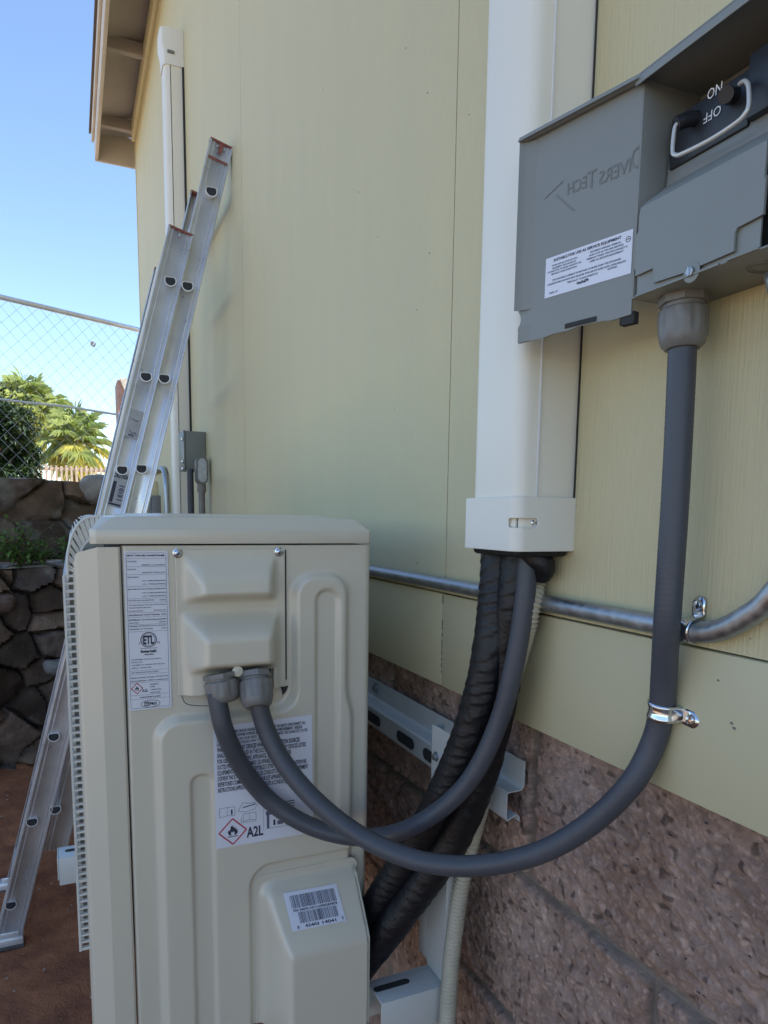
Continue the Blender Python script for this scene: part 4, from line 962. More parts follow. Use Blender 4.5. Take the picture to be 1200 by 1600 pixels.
def stadium(bm, y0, y1, zc, h, x, th):
    ps = []; r = h/2
    for k in range(9): a = -PI/2+PI*k/8; ps.append((y1-r+r*math.cos(a), zc+r*math.sin(a)))
    for k in range(9): a = PI/2+PI*k/8; ps.append((y0+r+r*math.cos(a), zc+r*math.sin(a)))
    extrude_poly(bm, [(x, y, z) for y, z in ps], (th, 0, 0))
for y0, y1 in ((.895, .955), (.80, .865), (1.02, 1.08), (1.14, 1.20)): bm = bmesh.new(); stadium(bm, y0, y1, rz, .017, .4520, .0006); put('slot', bm, m_unitgap, ra)
for (px, py) in ((588, 1075),):
    p = at(px, py, X=.472); bm = bmesh.new(); lathe(bm, p, (-1, 0, 0), [(0, .010), (.0015, .010), (.0016, .0062), (.006, .0062), (.0065, .005), (.0065, 0)], 6); put('bolt', bm, m_zinc, wb, 40)
for yl in (.745, 1.30):
    bm = bmesh.new(); lx = .4150 if yl < 1 else .415
    strip_profile(bm, [(.432, yl+.024), (lx, yl+.024), (lx-.0, yl+.0235), (lx, yl-.0235), (lx+.001, yl-.024), (.4320, yl-.024)], .0022, lambda a, b, v: Vector((a, b, v)), .70, at(690, 1140, X=lx).z); bmesh.ops.recalc_face_normals(bm, faces=bm.faces); put('leg', bm, m_bracket, wb, 35)
    za = .772
    bm = bmesh.new(); box(bm, -.045 if yl > 1 else .327, lx-.0005, yl-.021, yl+.021, za-.0022, za, .0006); box(bm, -.045 if yl > 1 else .327, lx-.0005, yl-.0232, yl-.0212, za-.05, za-.0003, .0006); box(bm, -.045 if yl > 1 else .327, lx-.0005, yl+.0212, yl+.0232, za-.05, za-.0003, .0006)
    if yl > 1: box(bm, -.0475, -.0452, yl-.0232, yl+.0232, za-.04, za, .0006)
    ar = put('arm', bm, m_bracket, wb, 40)
    bm = bmesh.new(); r = .005; ps = []
    x0_, x1_ = (.3275, .378) if yl < 1 else (-.035, .02)
    for k in range(9): a = -PI/2+PI*k/8; ps.append((x1_-r+r*math.cos(a), yl+.003+r*math.sin(a)))
    for k in range(9): a = PI/2+PI*k/8; ps.append((x0_+r+r*math.cos(a), yl+.003+r*math.sin(a)))
    extrude_poly(bm, [(x, y, za+.0003) for x, y in ps], (0, 0, .0004)); put('slot', bm, m_unitgap, ar)
bm = bmesh.new(); box(bm, .4165, .431, .7705, .798, .775, .905, .001); put('gusset', bm, m_bracket, wb, 40)
bm = bmesh.new(); p = at(682, 1182, X=.415); lathe(bm, p, (-1, 0, 0), [(0, .0068), (.0012, .0068), (.0013, .0048), (.0045, .0048), (.005, .004), (.005, 0)], 6); put('bolt', bm, m_zinc, wb, 40)
bm = bmesh.new(); lathe(bm, (-.006, 1.30, .7725), (0, 0, 1), [(0, .013), (.003, .013), (.012, .008), (.014, .008)], 16); put('rubber_foot', bm, m_bracket, wb, 40)

# ------------------------------------------------------------------ extension ladder
LYN = 2.36; LWD = .40; LK = .08                        # near rail plane and ladder width
lad = thing('extension_ladder', (-.2, LYN+.2, 0), 'aluminium extension ladder leaning on the wall behind the air conditioner', 'ladder')
def LP2(px, py): p = atpl(px, py, (0, LYN, 0), (0, 1, LK)); return Vector((p.x, p.z))
# centre lines of the two rails (x,z), from the foot / lower end to the upper end
bT0, bB0 = LP2(283, 361), LP2(10, 1483)
bT, bB = bT0, bB0
fT, fB = LP2(347.5, 222), LP2(87, 1331)
def rail(c0, c1, wd, name, y, sgn, deep, mat_=m_alu, cap=True):
    """channel rail, web in the y plane, flanges reaching back by deep; sgn=-1: web faces the camera"""
    d = (c1-c0).normalized(); nrm_ = Vector((d.y, -d.x))
    bm = bmesh.new(); h = wd/2
    # cross-section (across, depth)
    lip = .0034
    prof = [(-h+.0015, deep), (-h+.0015, .002), (-h, 0), (-h, -lip), (-h+.0038, -lip), (-h+.0050, -.0006), (-h+.0100, -.0006), (-h+.0106, .0004), (-h+.0120, .0004), (-h+.0126, -.0006), (-h+.0150, -.0006), (-h+.0160, .0010),
            (h-.0160, .0010), (h-.0150, -.0006), (h-.0126, -.0006), (h-.0120, .0004), (h-.0106, .0004), (h-.0100, -.0006), (h-.0050, -.0006), (h-.0038, -lip), (h, -lip), (h, 0), (h-.0015, .002), (h-.0015, deep)]
    def P3(a, b, v):
        q_ = c0+d*v+nrm_*a; return Vector((q_.x, (y+b*sgn*-1 if sgn > 0 else y+b)-LK*q_.y, q_.y))
    L_ = (c1-c0).length
    A = [bm.verts.new(P3(a, b, 0)) for a, b in prof]; B = [bm.verts.new(P3(a, b, L_)) for a, b in prof]
    for i in range(len(prof)-1): bm.faces.new((A[i], A[i+1], B[i+1], B[i]))
    bmesh.ops.recalc_face_normals(bm, faces=bm.faces)
    o = put(name, bm, mat_, lad, 25); md = o.modifiers.new('thick', 'SOLIDIFY'); md.thickness = .0016; md.offset = 0
    return o, d, nrm_, P3, L_
bw_, fw_ = .070, .066
rails = {}
for key, (c0, c1, wd, nm, xo) in dict(base=(bB, bT, bw_, 'base_rail', 0), fly=(fB, fT, fw_, 'fly_rail', 0)).items():
    yo = .010 if key == 'fly' else 0.0
    for side in (0, 1):
        y = LYN+yo if side == 0 else LYN+LWD-yo
        rails[key, side] = rail(c0, c1, wd, nm, y, -1 if side == 0 else 1, .024)
# rungs: hollow D profile ends showing on the near web
def dpoly(r, c, d, nrm_, y, n=22):
    P = []
    for k in range(n):
        a = 2*PI*k/n; x_, z_ = math.cos(a)*r*1.05, math.sin(a)*r
        if z_ > r*.62: z_ = r*.62
        P.append(c+Vector((x_+z_*0, z_)))
    return [Vector((p.x, y, p.y)) for p in P]
def rungs(key, pix_top, pix_bot, n, skip=()):
    t_, b_ = LP2(*pix_top), LP2(*pix_bot); o, d, nrm_, P3, L_ = rails[key, 0]; ys = LYN+(.010 if key == 'fly' else 0)
    first = None
    for k in range(n):
        c = b_.lerp(t_, k/(n-1))
        if first is None:
            bm = bmesh.new(); c0 = c
            a = dpoly(.0165, Vector((0, 0)), d, nrm_, -.0045); b = dpoly(.0165, Vector((0, 0)), d, nrm_, LWD+.0045)
            a2 = dpoly(.0140, Vector((0, 0)), d, nrm_, -.0045); b2 = dpoly(.0140, Vector((0, 0)), d, nrm_, LWD+.0045)
            a = [bm.verts.new(p) for p in a]; b = [bm.verts.new(p) for p in b]; a2 = [bm.verts.new(p) for p in a2]; b2 = [bm.verts.new(p) for p in b2]; m_ = len(a)
            for i in range(m_):
                j = (i+1) % m_
                bm.faces.new((a[i], a[j], b[j], b[i])); bm.faces.new((a2[j], a2[i], b2[i], b2[j])); bm.faces.new((a[j], a[i], a2[i], a2[j])); bm.faces.new((b[i], b[j], b2[j], b2[i]))
            # dark plug a little way in, its colour standing for shade inside the rung
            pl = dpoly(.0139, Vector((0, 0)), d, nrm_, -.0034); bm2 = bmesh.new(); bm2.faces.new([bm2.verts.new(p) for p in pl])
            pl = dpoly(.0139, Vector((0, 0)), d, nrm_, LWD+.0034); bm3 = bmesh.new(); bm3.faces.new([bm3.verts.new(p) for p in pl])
            first = put('rung', bm, m_alu, lad, 40); plug = put('rung_hollow_shade', bm2, m_alud, first); plug2 = put('rung_hollow_shade', bm3, m_alud, first)
            first.matrix_parent_inverse = Matrix.Identity(4); first.location = Vector((c.x, LYN-LK*c.y, c.y))-lad.location
        else:
            o2 = first.copy(); C.objects.link(o2); o2.location = Vector((c.x, LYN-LK*c.y, c.y))-lad.location
            for pp in (plug, plug2): p2_ = pp.copy(); C.objects.link(p2_); p2_.parent = o2
rungs('base', (266, 439), (17, 1413), 8)
rungs('fly', (330, 299), (86.5, 1264), 8)
# end caps, feet, labels
def capbox(key, side, name, m_, a0, a1, v0, v1, dpt=.024):
    o, d, nrm_, P3, L_ = rails[key, side]; bm = bmesh.new()
    pts = [P3(a, b, v) for a in (a0, a1) for b in (-.0036, dpt) for v in (v0, v1)]
    vs = [bm.verts.new(p) for p in pts]
    for f in ((0, 1, 3, 2), (4, 6, 7, 5), (0, 4, 5, 1), (2, 3, 7, 6), (0, 2, 6, 4), (1, 5, 7, 3)): bm.faces.new([vs[i] for i in f])
    bmesh.ops.recalc_face_normals(bm, faces=bm.faces); bmesh.ops.bevel(bm, geom=list(bm.edges), offset=.0015, segments=2, affect='EDGES')
    return put(name, bm, m_, lad, 40)
for key, wd in (('base', bw_), ('fly', fw_)):
    for side in (0, 1):
        L_ = rails[key, side][4]; capbox(key, side, 'end_cap', m_red, -wd/2-.001, wd/2+.001, L_-.003, L_+.004)
P3 = rails['fly', 0][3]; L_ = rails['fly', 0][4]
bm = bmesh.new(); vs = [bm.verts.new(P3(a, -.0042, v)) for a, v in ((-.006, L_-.004), (.006, L_-.004), (.005, L_-.030), (-.005, L_-.030))]; bm.faces.new(vs)
vs = [bm.verts.new(P3(a, -.0038, v)) for a, v in ((-.030, L_-.052), (.030, L_-.052), (.030, L_-.045), (-.030, L_-.045))]; bm.faces.new(vs); put('end_cap', bm, m_red, lad)
def on_rail(key, pts, mat_, name, lift=-.0040):
    P3 = rails[key, 0][3]; bm = bmesh.new(); bm.faces.new([bm.verts.new(P3(a, lift, v)) for a, v in pts]); return put(name, bm, mat_, lad)
def railuv(key, px, py):
    c0, c1 = dict(base=(bB, bT), fly=(fB, fT))[key]; d = (c1-c0).normalized(); q_ = LP2(px, py)-c0; return q_.dot(Vector((d.y, -d.x))), q_.dot(d)
m_sticker = mat('worn_sticker', (.42, .44, .47), .6, var=.25, vs=60)
def sticker(key, px, py0, py1, hw, art):
    u, v1 = railuv(key, px, py0); _, v0 = railuv(key, px, py1); P3 = rails[key, 0][3]
    sh = Sheet(lambda a, b, l: P3(a, -.0009-l, b)); 
    bm = bmesh.new(); bm.faces.new([bm.verts.new(P3(a, -.0009, v)) for a, v in ((-hw, v0), (hw, v0), (hw, v1), (-hw, v1))]); o = put('sticker', bm, m_sticker, lad)
    art(sh, v0, v1, hw); sh.finish(o, INKS)
def art1(sh, v0, v1, hw):
    sh.line([(-.008, v0+.02), (.0, v0+.012), (.008, v0+.018), (.012, v0+.012)], .002); sh.line([(-.008, v0+.055), (.002, v0+.05), (.010, v0+.054)], .002); sh.rect(-.01, v0+.004, .006, v0+.010, 'mid')
def art2(sh, v0, v1, hw):
    sh.text('CAUTION', -hw*.9, v1-.016, .011, hw*1.8, bold=.03); sh.rect(-hw*.75, v0+.012, -hw*.35, v1-.028); sh.rect(-hw*.75, v0+.004, hw*.7, v0+.010)
    for k in range(4): sh.rect(0, v1-.040-k*.014, hw*.7, v1-.036-k*.014, 'mid')
    for k in range(3): sh.rect(hw*.1, v0+.03+k*.012, hw*.6, v0+.035+k*.012, 'mid')
sticker('base', 211, 640, 686, .022, art1); sticker('base', 187, 738, 794, .024, art2)
def art3(sh, v0, v1, hw): sh.rect(-hw, v0, hw*.1, v1*.5+v0*.5, 'mid'); sh.rect(-hw*.3, v0*.4+v1*.6, hw*.8, v1, 'mid')
for key, px, py, rr in (('base', 281, 368, .004), ('fly', 341, 226, .003), ('fly', 352, 232, .003)):
    u, v = railuv(key, px, py); P3 = rails[key, 0][3]; s = bmesh.new(); lathe(s, P3(u, -.0004, v), (0, -1, 0), [(0, rr), (.0015, rr), (.002, rr*.5), (.002, 0)], 14); put('rivet', s, m_zinc, lad, 40)
# guide strip on the outer flange of the base rail, foot shoe
P3 = rails['base', 0][3]; Lb = rails['base', 0][4]
bm = bmesh.new()
for a0, a1, b0, b1, v0, v1 in ((-bw_/2-.006, -bw_/2-.0004, -.004, .010, .02, Lb-.12),):
    pts = [P3(a, b, v) for a in (a0, a1) for b in (b0, b1) for v in (v0, v1)]; vs = [bm.verts.new(p) for p in pts]
    for f in ((0, 1, 3, 2), (4, 6, 7, 5), (0, 4, 5, 1), (2, 3, 7, 6), (0, 2, 6, 4), (1, 5, 7, 3)): bm.faces.new([vs[i] for i in f])
bmesh.ops.recalc_face_normals(bm, faces=bm.faces); put('guide_strip', bm, m_alu, lad)
for side in (0, 1):
    o, d, nrm_, P3, _ = rails['base', side]; c = P3(0, .01, 0); bm = bmesh.new()
    box(bm, c.x-.050, c.x+.050, c.y-.022, c.y+.030, .006, .030, .003); box(bm, c.x-.040, c.x+.040, c.y-.018, c.y-.013, .03, max(.05, c.z+.02), .002); ft = put('foot', bm, m_alu, lad, 40)
    bm = bmesh.new(); box(bm, c.x-.052, c.x+.052, c.y-.024, c.y+.032, -.006, .0058, .002); put('rubber_pad', bm, m_rubber, ft, 40)
# ------------------------------------------------------------------ far disconnect box and its fittings
FB = 2.80
p_tl, p_br = at(297, 668, X=.395), at(322, 735, X=W)
y_ = at(322, 700, X=W).y; zt_, zb_ = at(310, 670, X=.43).z, at(310, 733, X=.43).z
fd = thing('disconnect_box', (W, y_+.08, zb_), 'small distant grey metal disconnect box beside the far line set cover, closed', 'electrical box', 'grey disconnect boxes on the house wall')
bm = bmesh.new(); box(bm, .395, W-.0005, y_, y_+.13, zb_, zt_, .003); put('enclosure', bm, m_grey, fd, 40)
bm = bmesh.new(); box(bm, .388, .3945, y_-.002, y_+.132, zb_-.003, zt_+.002, .002); dr = put('door', bm, m_grey, fd, 40)
bm = bmesh.new()
for zz in (zb_+.004, zb_+.03, zt_-.03): box(bm, .381, .3878, y_+.002, y_+.02, zz-.006, zz+.006, .002)
put('latch', bm, m_chrome, dr, 40)
pc = at(316, 735, X=.437)
fcb = thing('conduit_body', tuple(pc), 'small grey rounded conduit body with cover plate below the far disconnect box', 'conduit fitting')
bm = bmesh.new(); 
def capsule(bm, c, hw, hh, y0, y1):
    ps = [(c.x+hw*math.cos(a), c.z+(hh-hw)+hw*math.sin(a)) for a in [PI*k/10 for k in range(11)]]+[(c.x+hw*math.cos(a), c.z-(hh-hw)+hw*math.sin(a)) for a in [PI+PI*k/10 for k in range(11)]]
    extrude_poly(bm, [(x, y0, z) for x, z in ps], (0, y1-y0, 0))
yb = pc.y
capsule(bm, pc, .021, .050, yb, yb+.04); b1_ = put('body', bm, m_fit, fcb, 50)
bm = bmesh.new(); capsule(bm, pc, .015, .042, yb-.004, yb-.0005); put('cover_plate', bm, m_zinc, fcb, 40)
bm = bmesh.new(); lathe(bm, (pc.x, yb+.02, pc.z-.048), (0, 0, -1), [(0, .016), (.03, .016), (.03, .012), (.6, .011)], 16); put('pipe', bm, m_fit, fcb, 40)
bm = bmesh.new(); tube(bm, [Vector((pc.x-.035, yb+.05, zb_)), Vector((pc.x-.035, yb+.05, zb_-.5))], .012, 14)
tag(put('flexible_conduit', bm, m_conduit), 'short dark conduit hanging straight down from the far disconnect box', 'conduit')
# far electrical cluster with looped pipe
Yc = 3.75
uc_ = at(236, 800, X=W)
pu = [at(262, 830, X=.452), at(261, 790, X=.452), at(259, 750, X=.452), at(254, 733, X=.452), at(243, 736, X=.452), at(222, 750, X=.452), at(200, 762, X=.452)]
bm = bmesh.new(); tube(bm, resample(spline(pu, 10), .012), .0135, 16)
tag(put('metal_conduit', bm, m_zinc, None, 180), 'short galvanised metal conduit bent over above a small junction box, far end of wall', 'conduit')
jb = thing('junction_box', tuple(at(240, 780, X=W)), 'small beige weatherproof box on the wall under the bent metal conduit', 'electrical box')
a_, b_ = at(233, 752, X=.40), at(246, 787, X=W)
bm = bmesh.new(); yj = at(247, 770, X=W).y; zj0, zj1 = at(240, 788, X=.43).z, at(240, 750, X=.43).z
box(bm, .405, W-.0005, yj, yj+.20, zj0, zj1, .004); jbo = put('body', bm, m_trim, jb, 40)
bm = bmesh.new(); lathe(bm, (.437, yj+.05, zj0), (0, 0, -1), [(0, .018), (.05, .018), (.05, .012), (.5, .012)], 14); put('pipe', bm, m_collar, jb, 40)
mb = thing('meter_cabinet', (W, yj-.05, .3), 'dark grey cabinet low on the wall behind the ladder', 'electrical box')
bm = bmesh.new(); zz = at(252, 765, X=.43).z; box(bm, .42, W-.0005, yj-.12, yj-.02, .4, zz-.02, .004); put('body', bm, m_fit, mb, 40); bm = bmesh.new(); box(bm, .412, .4195, yj-.118, yj-.022, .42, zz-.03, .002); put('door', bm, m_fit, mb, 40)
# ------------------------------------------------------------------ dry stone retaining wall
RD = Vector((math.sin(math.radians(63.7)), math.cos(math.radians(63.7)), 0)); RN = Vector((-RD.y, RD.x, 0))   # along the wall / away from the camera side
R0 = at(50, 1185, Z=0); R0.z = 0
def stonewall(name, org, s0, s1, z0, z1, cell, seed, label, depth=.25, lump=.07, lean=.10, topvar=.03):
    r_ = np.random.default_rng(seed); pts = []
    z = z0-cell
    row = 0
    while z < z1+cell:
        s_ = s0-cell+(row % 2)*cell*.5
        while s_ < s1+cell:
            if r_.random() > .12: pts.append((s_+r_.uniform(-.36, .36)*cell, z+r_.uniform(-.33, .33)*cell*.8))
            s_ += cell*r_.uniform(.8, 1.5)
        z += cell*.72; row += 1
    pts = np.array(pts); n_ = len(pts); tone = r_.uniform(.35, 1.25, n_); hue = r_.normal(0, .04, n_); hgt = r_.uniform(.3, 1, n_); tl = r_.uniform(-.35, .35, (n_, 2)); ang = r_.uniform(0, PI, n_); asp = r_.uniform(.75, 1.25, n_)
    st = .0125; ss = np.arange(s0, s1, st); zs_ = np.arange(z0, z1+.001, st)
    def calc(Uu, V):
        wx = Uu+(fbm(Uu*5, V*5, 3)-.5)*.08; wz = V+(fbm(Uu*5+9, V*5+4, 3)-.5)*.08
        dx = wx[..., None]-pts[:, 0]; dz = wz[..., None]-pts[:, 1]
        dd = np.hypot(dx*asp, dz*1.15/asp) if False else np.maximum(np.abs(dx*np.cos(ang)+dz*np.sin(ang)), np.abs(-dx*np.sin(ang)+dz*np.cos(ang)))*.35+np.hypot(dx, dz*1.2)*.75
        i_ = np.argsort(dd, -1)[..., :2]; f1 = np.take_along_axis(dd, i_[..., :1], -1)[..., 0]; f2 = np.take_along_axis(dd, i_[..., 1:2], -1)[..., 0]; i1 = i_[..., 0]
        e = f2-f1; ddx = np.take_along_axis(dx, i_[..., :1], -1)[..., 0]; ddz = np.take_along_axis(dz, i_[..., :1], -1)[..., 0]
        m = sstep(.004, .026, e); h = m*(.045+hgt[i1]*lump+ddx*tl[i1, 0]+ddz*tl[i1, 1]-.35*(ddx**2+ddz**2))+(fbm(Uu*13, V*13, 4)-.5)*.034+(1-m)*.030
        return h, i1, m
    rows_ = [calc(*np.meshgrid(ss, [zz])) for zz in zs_]
    H = np.concatenate([r[0] for r in rows_]); I = np.concatenate([r[1] for r in rows_]); Mk = np.concatenate([r[2] for r in rows_])
    def fn(Uu, V):
        # bend the top back into a capping surface
        b = org+0*RD; back = sstep(z1-.06, z1, V)*0+(V-z0)*lean
        d = -H+back
        zz = V+(fbm(Uu*3.1, V*0+2., 3)-.5)*topvar*2*(V-z0)/(z1-z0)
        return org.x+RD.x*Uu+RN.x*d, org.y+RD.y*Uu+RN.y*d, zz
    def colf(Uu, V):
        t = tone[I]*(.75+.5*fbm(Uu*16, V*16, 4)); c = np.stack([t*(.20+hue[I]*.3), t*.155, t*(.126-hue[I]*.25)], -1)
        lich = sstep(.60, .72, fbm(Uu*8+40, V*8, 4))[..., None]; c = c*(1-lich*.7)+np.array([.24, .23, .20])*lich*.7
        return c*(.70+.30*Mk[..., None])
    o = hfield(name, ss, zs_, fn, m_rock, None, skirt=(RN.x*depth, RN.y*depth, .01), col=colf, smooth=50)
    return tag(o, label, 'stone wall', 'dark stone retaining walls')
ZL = atpl(50, 882, R0+RN*.1, RN).z
stonewall('stone_wall', R0, -3.2, .80, -.06, ZL, .20, 11, 'lower dark lava-rock retaining wall rising from the red dirt')
UB0 = R0+RN*.50; ZU = atpl(50, 748, UB0+RN*.05, RN).z
stonewall('stone_wall', UB0, -3.2, .75, ZL-.08, ZU, .22, 5, 'upper lava-rock retaining wall, set back above the weedy ledge', lean=.08)
# ledge between the two tiers and the ground beyond, kept as terrain
def lfn(Uu, V):
    h = ZL-.012+(fbm(Uu*6, V*9, 4)-.5)*.05+V*.02; b = R0+RN*.03
    return b.x+RD.x*Uu+RN.x*V, b.y+RD.y*Uu+RN.y*V, h
tag(hfield('ground', np.arange(-3.2, .8, .02), np.arange(-.02, .62, .02), lfn, m_dry), kind='structure')
ZT2 = ZU-.10
b0_ = UB0+RN*.12; bm = bmesh.new()
P_ = [b0_+RD*-60, b0_+RD*60, b0_+RD*90+RN*160, b0_-RD*90+RN*160]
for k in range(4): P_[k] = Vector((P_[k].x, P_[k].y, ZT2))
f = bm.faces.new([bm.verts.new(p) for p in P_]); bmesh.ops.subdivide_edges(bm, edges=bm.edges, cuts=10, use_grid_fill=True); tag(put('terrain', bm, m_dry), kind='structure')
# round cap boulders on the upper wall
bd = [(152, 764, .125, (.34, .31, .27)), (140, 806, .05, (.22, .21, .20)), (85, 1042, .06, (.26, .26, .25)), (4, 942, .06, (.16, .12, .10))]
for k, (px, py, r, c) in enumerate(bd):
    base = atpl(px, py, (UB0-RN*.02) if py < 900 else (R0-RN*.02), RN); bm = bmesh.new(); bmesh.ops.create_icosphere(bm, subdivisions=4, radius=1)
    co_ = np.array([v.co for v in bm.verts]); nn = fbm(co_[:, 0]*1.3+k*7, co_[:, 1]*1.3+co_[:, 2]*1.7, 4)
    for v, q_, n_ in zip(bm.verts, co_, nn):
        s_ = .72+.5*n_; v.co = base+RD*q_[0]*r*s_*1.15+RN*(q_[1]*r*s_*.8)+Vector((0, 0, q_[2]*r*s_*.85))
    mk = mat('boulder_%d' % k, c, .95, spec=.2, var=.4, vs=14, bump=.004, bs=40)
    o = put('boulder', bm, mk, None, 180)
    L = {0: 'pale rounded boulder on top of the upper stone wall beside the ladder', 1: 'small grey stone under the pale boulder', 2: 'pale fist-sized stone in the lower stone wall beside the ladder', 3: 'small light stone set high in the lower stone wall under the ledge'}
    tag(o, L[k], 'rock', 'loose rounded rocks of the stone walls')
# ------------------------------------------------------------------ chain-link fence
F0 = UB0+RN*.28; F0.z = 0
def FP(px, py): return atpl(px, py, F0, RN)
sA, sB = (FP(0, 460)-F0).dot(RD), (FP(218, 519)-F0).dot(RD)
zrail = (FP(0, 460).z+FP(218, 519).z)/2
zmid_ = (FP(0, 619).z+FP(190, 651).z)/2
fe = thing('chain_link_fence', tuple(F0+RD*sA+Vector((0, 0, ZT2))), 'galvanised chain-link fence with top rail above the stone walls', 'fence')
s0, s1 = sA-1.3, sB+1.0
def FQ(s_, z, o_=0): q_ = F0+RD*s_+RN*o_; return Vector((q_.x, q_.y, z))
bm = bmesh.new(); tube(bm, [FQ(s0, zrail), FQ(s1, zrail)], .0165, 16); put('top_rail', bm, m_alu, fe, 180)  # paler metal for rail and tension wire puts their sunlit look into the colour
bm = bmesh.new(); tube(bm, [FQ(s0+(s1-s0)*k/30, zmid_+.004*math.sin(k*.9)) for k in range(31)], .0075, 8); put('tension_wire', bm, m_alu, fe, 180)
for sp_ in (s0+.05, s1-.2):
    bm = bmesh.new(); lathe(bm, FQ(sp_, ZT2-.2), (0, 0, 1), [(0, .024), (zrail-ZT2+.2, .024), (zrail-ZT2+.25, .02), (zrail-ZT2+.27, 0)], 16); put('post', bm, m_zinc, fe, 60)
bm = bmesh.new(); pit = .047; zb2 = ZT2+.02; ztop = zrail+.030; nz = int((ztop-zb2)/pit); rw = .0013
k = 0
s_ = s0
while s_ < s1:
    prev = None
    for j in range(nz+1):
        x_ = s_+(pit/2 if (j+k) % 2 else -pit/2)*1.02; z = zb2+j*pit; o_ = .0016*(1 if (j+k) % 2 else -1)-.018
        a = FQ(x_, z, o_); ring_ = [bm.verts.new(a+RD*rw*math.cos(t)+Vector((0, 0, rw*.2))+RN*rw*math.sin(t)) for t in (0, 2.09, 4.19)]
        if prev:
            for q_ in range(3): bm.faces.new((prev[q_], prev[(q_+1) % 3], ring_[(q_+1) % 3], ring_[q_]))
        prev = ring_
    s_ += pit; k += 1
put('mesh', bm, m_wire, fe, 180)
# scrap caught in the fence
p = FP(142, 540); bm = bmesh.new()
for q_ in range(9): c = p+RD*random.uniform(-.02, .02)+Vector((0, 0, random.uniform(-.012, .018)))-RN*.02; obox(bm, c, Vector((random.random(), random.random(), random.random())).normalized(), RN, (0, 0, 1), .008, .003, .006)
tag(put('scrap', bm, m_cap), 'tiny pale scrap caught in the chain-link mesh below the top rail', 'litter')
# ------------------------------------------------------------------ plants
def leaf(bm, base, d, up, L, w_, fold=.2, seg=2):
    d = d.normalized(); sd_ = d.cross(up).normalized() if d.cross(up).length > 1e-3 else Vector((1, 0, 0)); u2 = sd_.cross(d)
    a = bm.verts.new(base); l = bm.verts.new(base+d*L*.5+sd_*w_/2+u2*fold*w_); r = bm.verts.new(base+d*L*.5-sd_*w_/2+u2*fold*w_); t = bm.verts.new(base+d*L-Vector((0, 0, L*.12))); m_ = bm.verts.new(base+d*L*.5)
    bm.faces.new((a, l, m_)); bm.faces.new((a, m_, r)); bm.faces.new((m_, l, t)); bm.faces.new((m_, t, r))
def rdir(): 
    v = Vector((random.gauss(0, 1), random.gauss(0, 1), random.gauss(0, 1))); return v.normalized()
def weed(px, py, spread, n, label, tall=.16, pl=None):
    base = atpl(px, py, R0+RN*.12, RN); base.z = ZL
    t_ = thing('weed', tuple(base), label, 'plant', 'weeds on the stone wall ledge'); bm = bmesh.new(); bs_ = bmesh.new()
    for k in range(n):
        tip = base+RD*random.gauss(0, spread)+RN*random.uniform(-.10, .15)+Vector((0, 0, random.uniform(.03, tall)*(1 if random.random() < .8 else -.5)))
        st_ = base+RD*random.gauss(0, spread*.4); pts = [st_, st_.lerp(tip, .5)+Vector((0, 0, .02)), tip]; tube(bs_, pts, .0011, 4, False)
        for q_ in range(7):
            b_ = st_.lerp(tip, random.uniform(.3, 1)); leaf(bm, b_, rdir()+Vector((0, 0, .2)), Vector((0, 0, 1)), random.uniform(.022, .045), random.uniform(.014, .026))
    put('leaves', bm, m_plant, t_); put('stem', bs_, m_bark, t_)
weed(30, 860, .11, 60, 'leafy green weed trailing over the stone wall ledge, middle one of the row', .24)
weed(62, 868, .07, 34, 'small leafy weed on the ledge between the trailing weed and the thin sprig', .14)
weed(-20, 850, .10, 60, 'broad leafy weed on the ledge, farthest from the house', .26)
weed(104, 850, .04, 18, 'thin sprig on the ledge beside the air conditioner grille', .16)
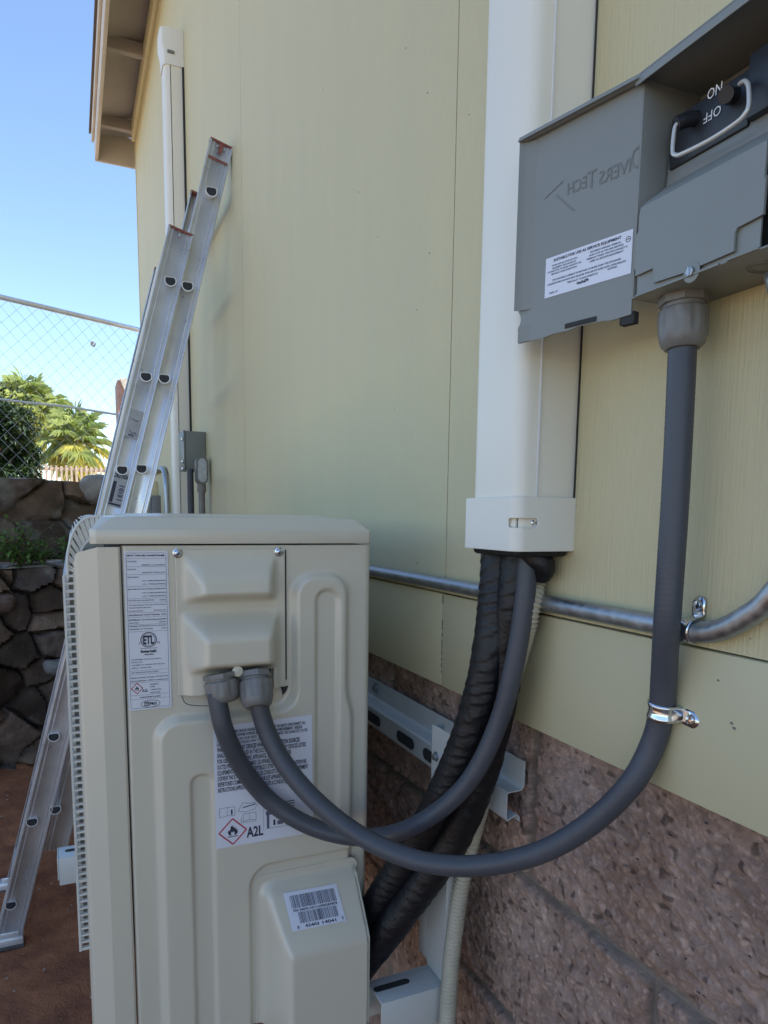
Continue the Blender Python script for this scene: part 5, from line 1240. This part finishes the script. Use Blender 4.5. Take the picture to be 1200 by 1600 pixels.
def fan_palm(px, py, Y, R, label, seed, ztr):
    random.seed(seed); c = at(px, py, Y=Y); t_ = thing('palm_tree', (c.x, c.y, ztr), label, 'palm tree', 'fan palms beyond the fence')
    bm = bmesh.new(); dr = bmesh.new(); stm = bmesh.new()
    def frond(bm, d, L, fr):
        d = d.normalized(); droop = .25+.35*max(0, -d.z+.3); hub = c+d*L+Vector((0, 0, -droop*L*.5)); tube(stm, [c, c+d*L*.6+Vector((0, 0, -.02*L)), hub], .018*R, 4, False)
        ax = (hub-(c+d*L*.6)).normalized(); sd_ = ax.cross(Vector((0, 0, 1))); sd_ = sd_.normalized() if sd_.length > .05 else Vector((1, 0, 0)); up_ = sd_.cross(ax)
        n_ = 17
        for k in range(n_):
            a = (k/(n_-1)-.5)*PI*1.45; dd = (ax*math.cos(a)+sd_*math.sin(a)).normalized(); ll = fr*(1-.22*abs(a)/1.6)*random.uniform(.65, 1.15); w_ = .014*fr*1.6
            p0 = hub+up_*0; p1 = hub+dd*ll*.55+up_*.05*ll; p2 = hub+dd*ll+Vector((0, 0, -ll*random.uniform(.15, .5)))
            s2 = dd.cross(up_).normalized()*w_/2
            v = [bm.verts.new(q_) for q_ in (p0, p1+s2, p2, p1-s2)]; bm.faces.new((v[0], v[1], v[2])); bm.faces.new((v[0], v[2], v[3]))
    for k in range(80):
        el = random.uniform(-.35, 1.45); az = random.uniform(0, 2*PI); frond(bm, Vector((math.cos(az)*math.cos(el), math.sin(az)*math.cos(el), math.sin(el))), R*random.uniform(.40, .85), R*random.uniform(.38, .62))
    for k in range(60):
        el = random.uniform(-1.3, -.05); az = random.uniform(0, 2*PI); frond(dr, Vector((math.cos(az)*math.cos(el), math.sin(az)*math.cos(el), math.sin(el))), R*random.uniform(.35, .62), R*random.uniform(.36, .52))
    put('crown', bm, m_palm, t_); put('hanging_fronds', dr, m_palmdry, t_); put('frond_stem', stm, m_palmdry, t_)
    bm = bmesh.new(); lathe(bm, (c.x, c.y, ztr-.2), (0, 0, 1), [(0, .16*R), ((c.z-ztr)*.6, .13*R), (c.z-ztr+.2, .11*R)], 14, lambda th, i: 1+.06*math.sin(th*5)); put('trunk', bm, m_bark, t_, 60)
fan_palm(45, 640, 12.0, .56, 'taller fan palm rising behind the dark bush', 4, ZT2)
fan_palm(116, 690, 10.5, .50, 'shorter yellow-green fan palm beside the cream picket fence', 9, ZT2)
fan_palm(4, 665, 13.5, .62, 'fan palm partly hidden behind the dark bush', 14, ZT2)
random.seed(21)
def bush(px, py, Y, rx, rz, n, label, m_):
    c = at(px, py, Y=Y); t_ = thing('bush', (c.x, c.y, ZT2), label, 'bush'); bm = bmesh.new(); lob = [(c+Vector((random.uniform(-.7, .7)*rx, random.uniform(-.5, .5)*rx, random.uniform(-.7, .6)*rz)), random.uniform(.28, .5)) for _ in range(16)]
    for k in range(n):
        o_, r_ = random.choice(lob); d = rdir(); p = o_+Vector((d.x*rx*r_, d.y*rx*r_, d.z*rz*r_))*random.uniform(.55, 1.08)
        leaf(bm, p, rdir()+d*.8, Vector((0, 0, 1)), random.uniform(.05, .085), random.uniform(.025, .04))
    put('foliage', bm, m_, t_)
    bm = bmesh.new()
    for k in range(5): tube(bm, [Vector((c.x+random.uniform(-.1, .1), c.y, ZT2-.1)), c+Vector((random.uniform(-.3, .3)*rx, 0, -.3*rz)), c+Vector((random.uniform(-.6, .6)*rx, random.uniform(-.3, .3), .3*rz))], .02, 6)
    put('trunk', bm, m_bark, t_)
bush(-4, 700, 8.2, .42, .40, 11000, 'dense dark green bush standing behind the fence, in front of the tall palm', m_bush)
bush(-70, 690, 8.6, .7, .7, 7000, 'dark green bush beyond the left edge, next to the dense one', m_bush)
# cream picket fence
pf_ = thing('picket_fence', tuple(at(110, 750, Y=9.3)), 'low cream metal picket fence in front of the yellow palm', 'fence')
ztp, zr1 = at(110, 728, Y=9.3).z, at(110, 733, Y=9.3).z
x0_, x1_ = at(40, 740, Y=9.3).x, at(200, 740, Y=9.3).x
bm = bmesh.new(); x = x0_
while x < x1_: box(bm, x-.012, x+.012, 9.29, 9.31, ZT2-.1, ztp+random.uniform(-.01, .01)); x += .055
put('picket', bm, m_fence, pf_); bpy.data.objects['picket']['kind'] = 'stuff'
bm = bmesh.new(); box(bm, x0_, x1_, 9.312, 9.335, zr1-.02, zr1+.015); box(bm, x0_, x1_, 9.312, 9.335, ZT2+.06, ZT2+.09); put('rail', bm, m_fence, pf_)
# neighbour's pink house
nb = thing('neighbour_house', tuple(at(200, 760, Y=11)), 'pink walled neighbouring house with pale roof edge, seen past the ladder', 'house')
a, b = at(190, 600, Y=11.), at(188, 760, Y=11.); xa = (at(187, 700, Y=11.).x)
ztop_ = at(192, 592, Y=11.).z
bm = bmesh.new(); extrude_poly(bm, [(xa, 11, 1.0), (xa+5, 11, 1.0), (xa+5, 11, ztop_-.05), (xa+.0, 11, ztop_-.02)], (0, .6, 0)); put('wall', bm, m_pink, nb)
bm = bmesh.new(); extrude_poly(bm, [at(187, 591, Y=10.95), at(240, 591, Y=10.95), at(240, 700, Y=10.95), at(205, 635, Y=10.95), at(196, 612, Y=10.95)], (0, .05, 0)); put('gable_board', bm, m_cap, nb)
print('done', len(bpy.data.objects))
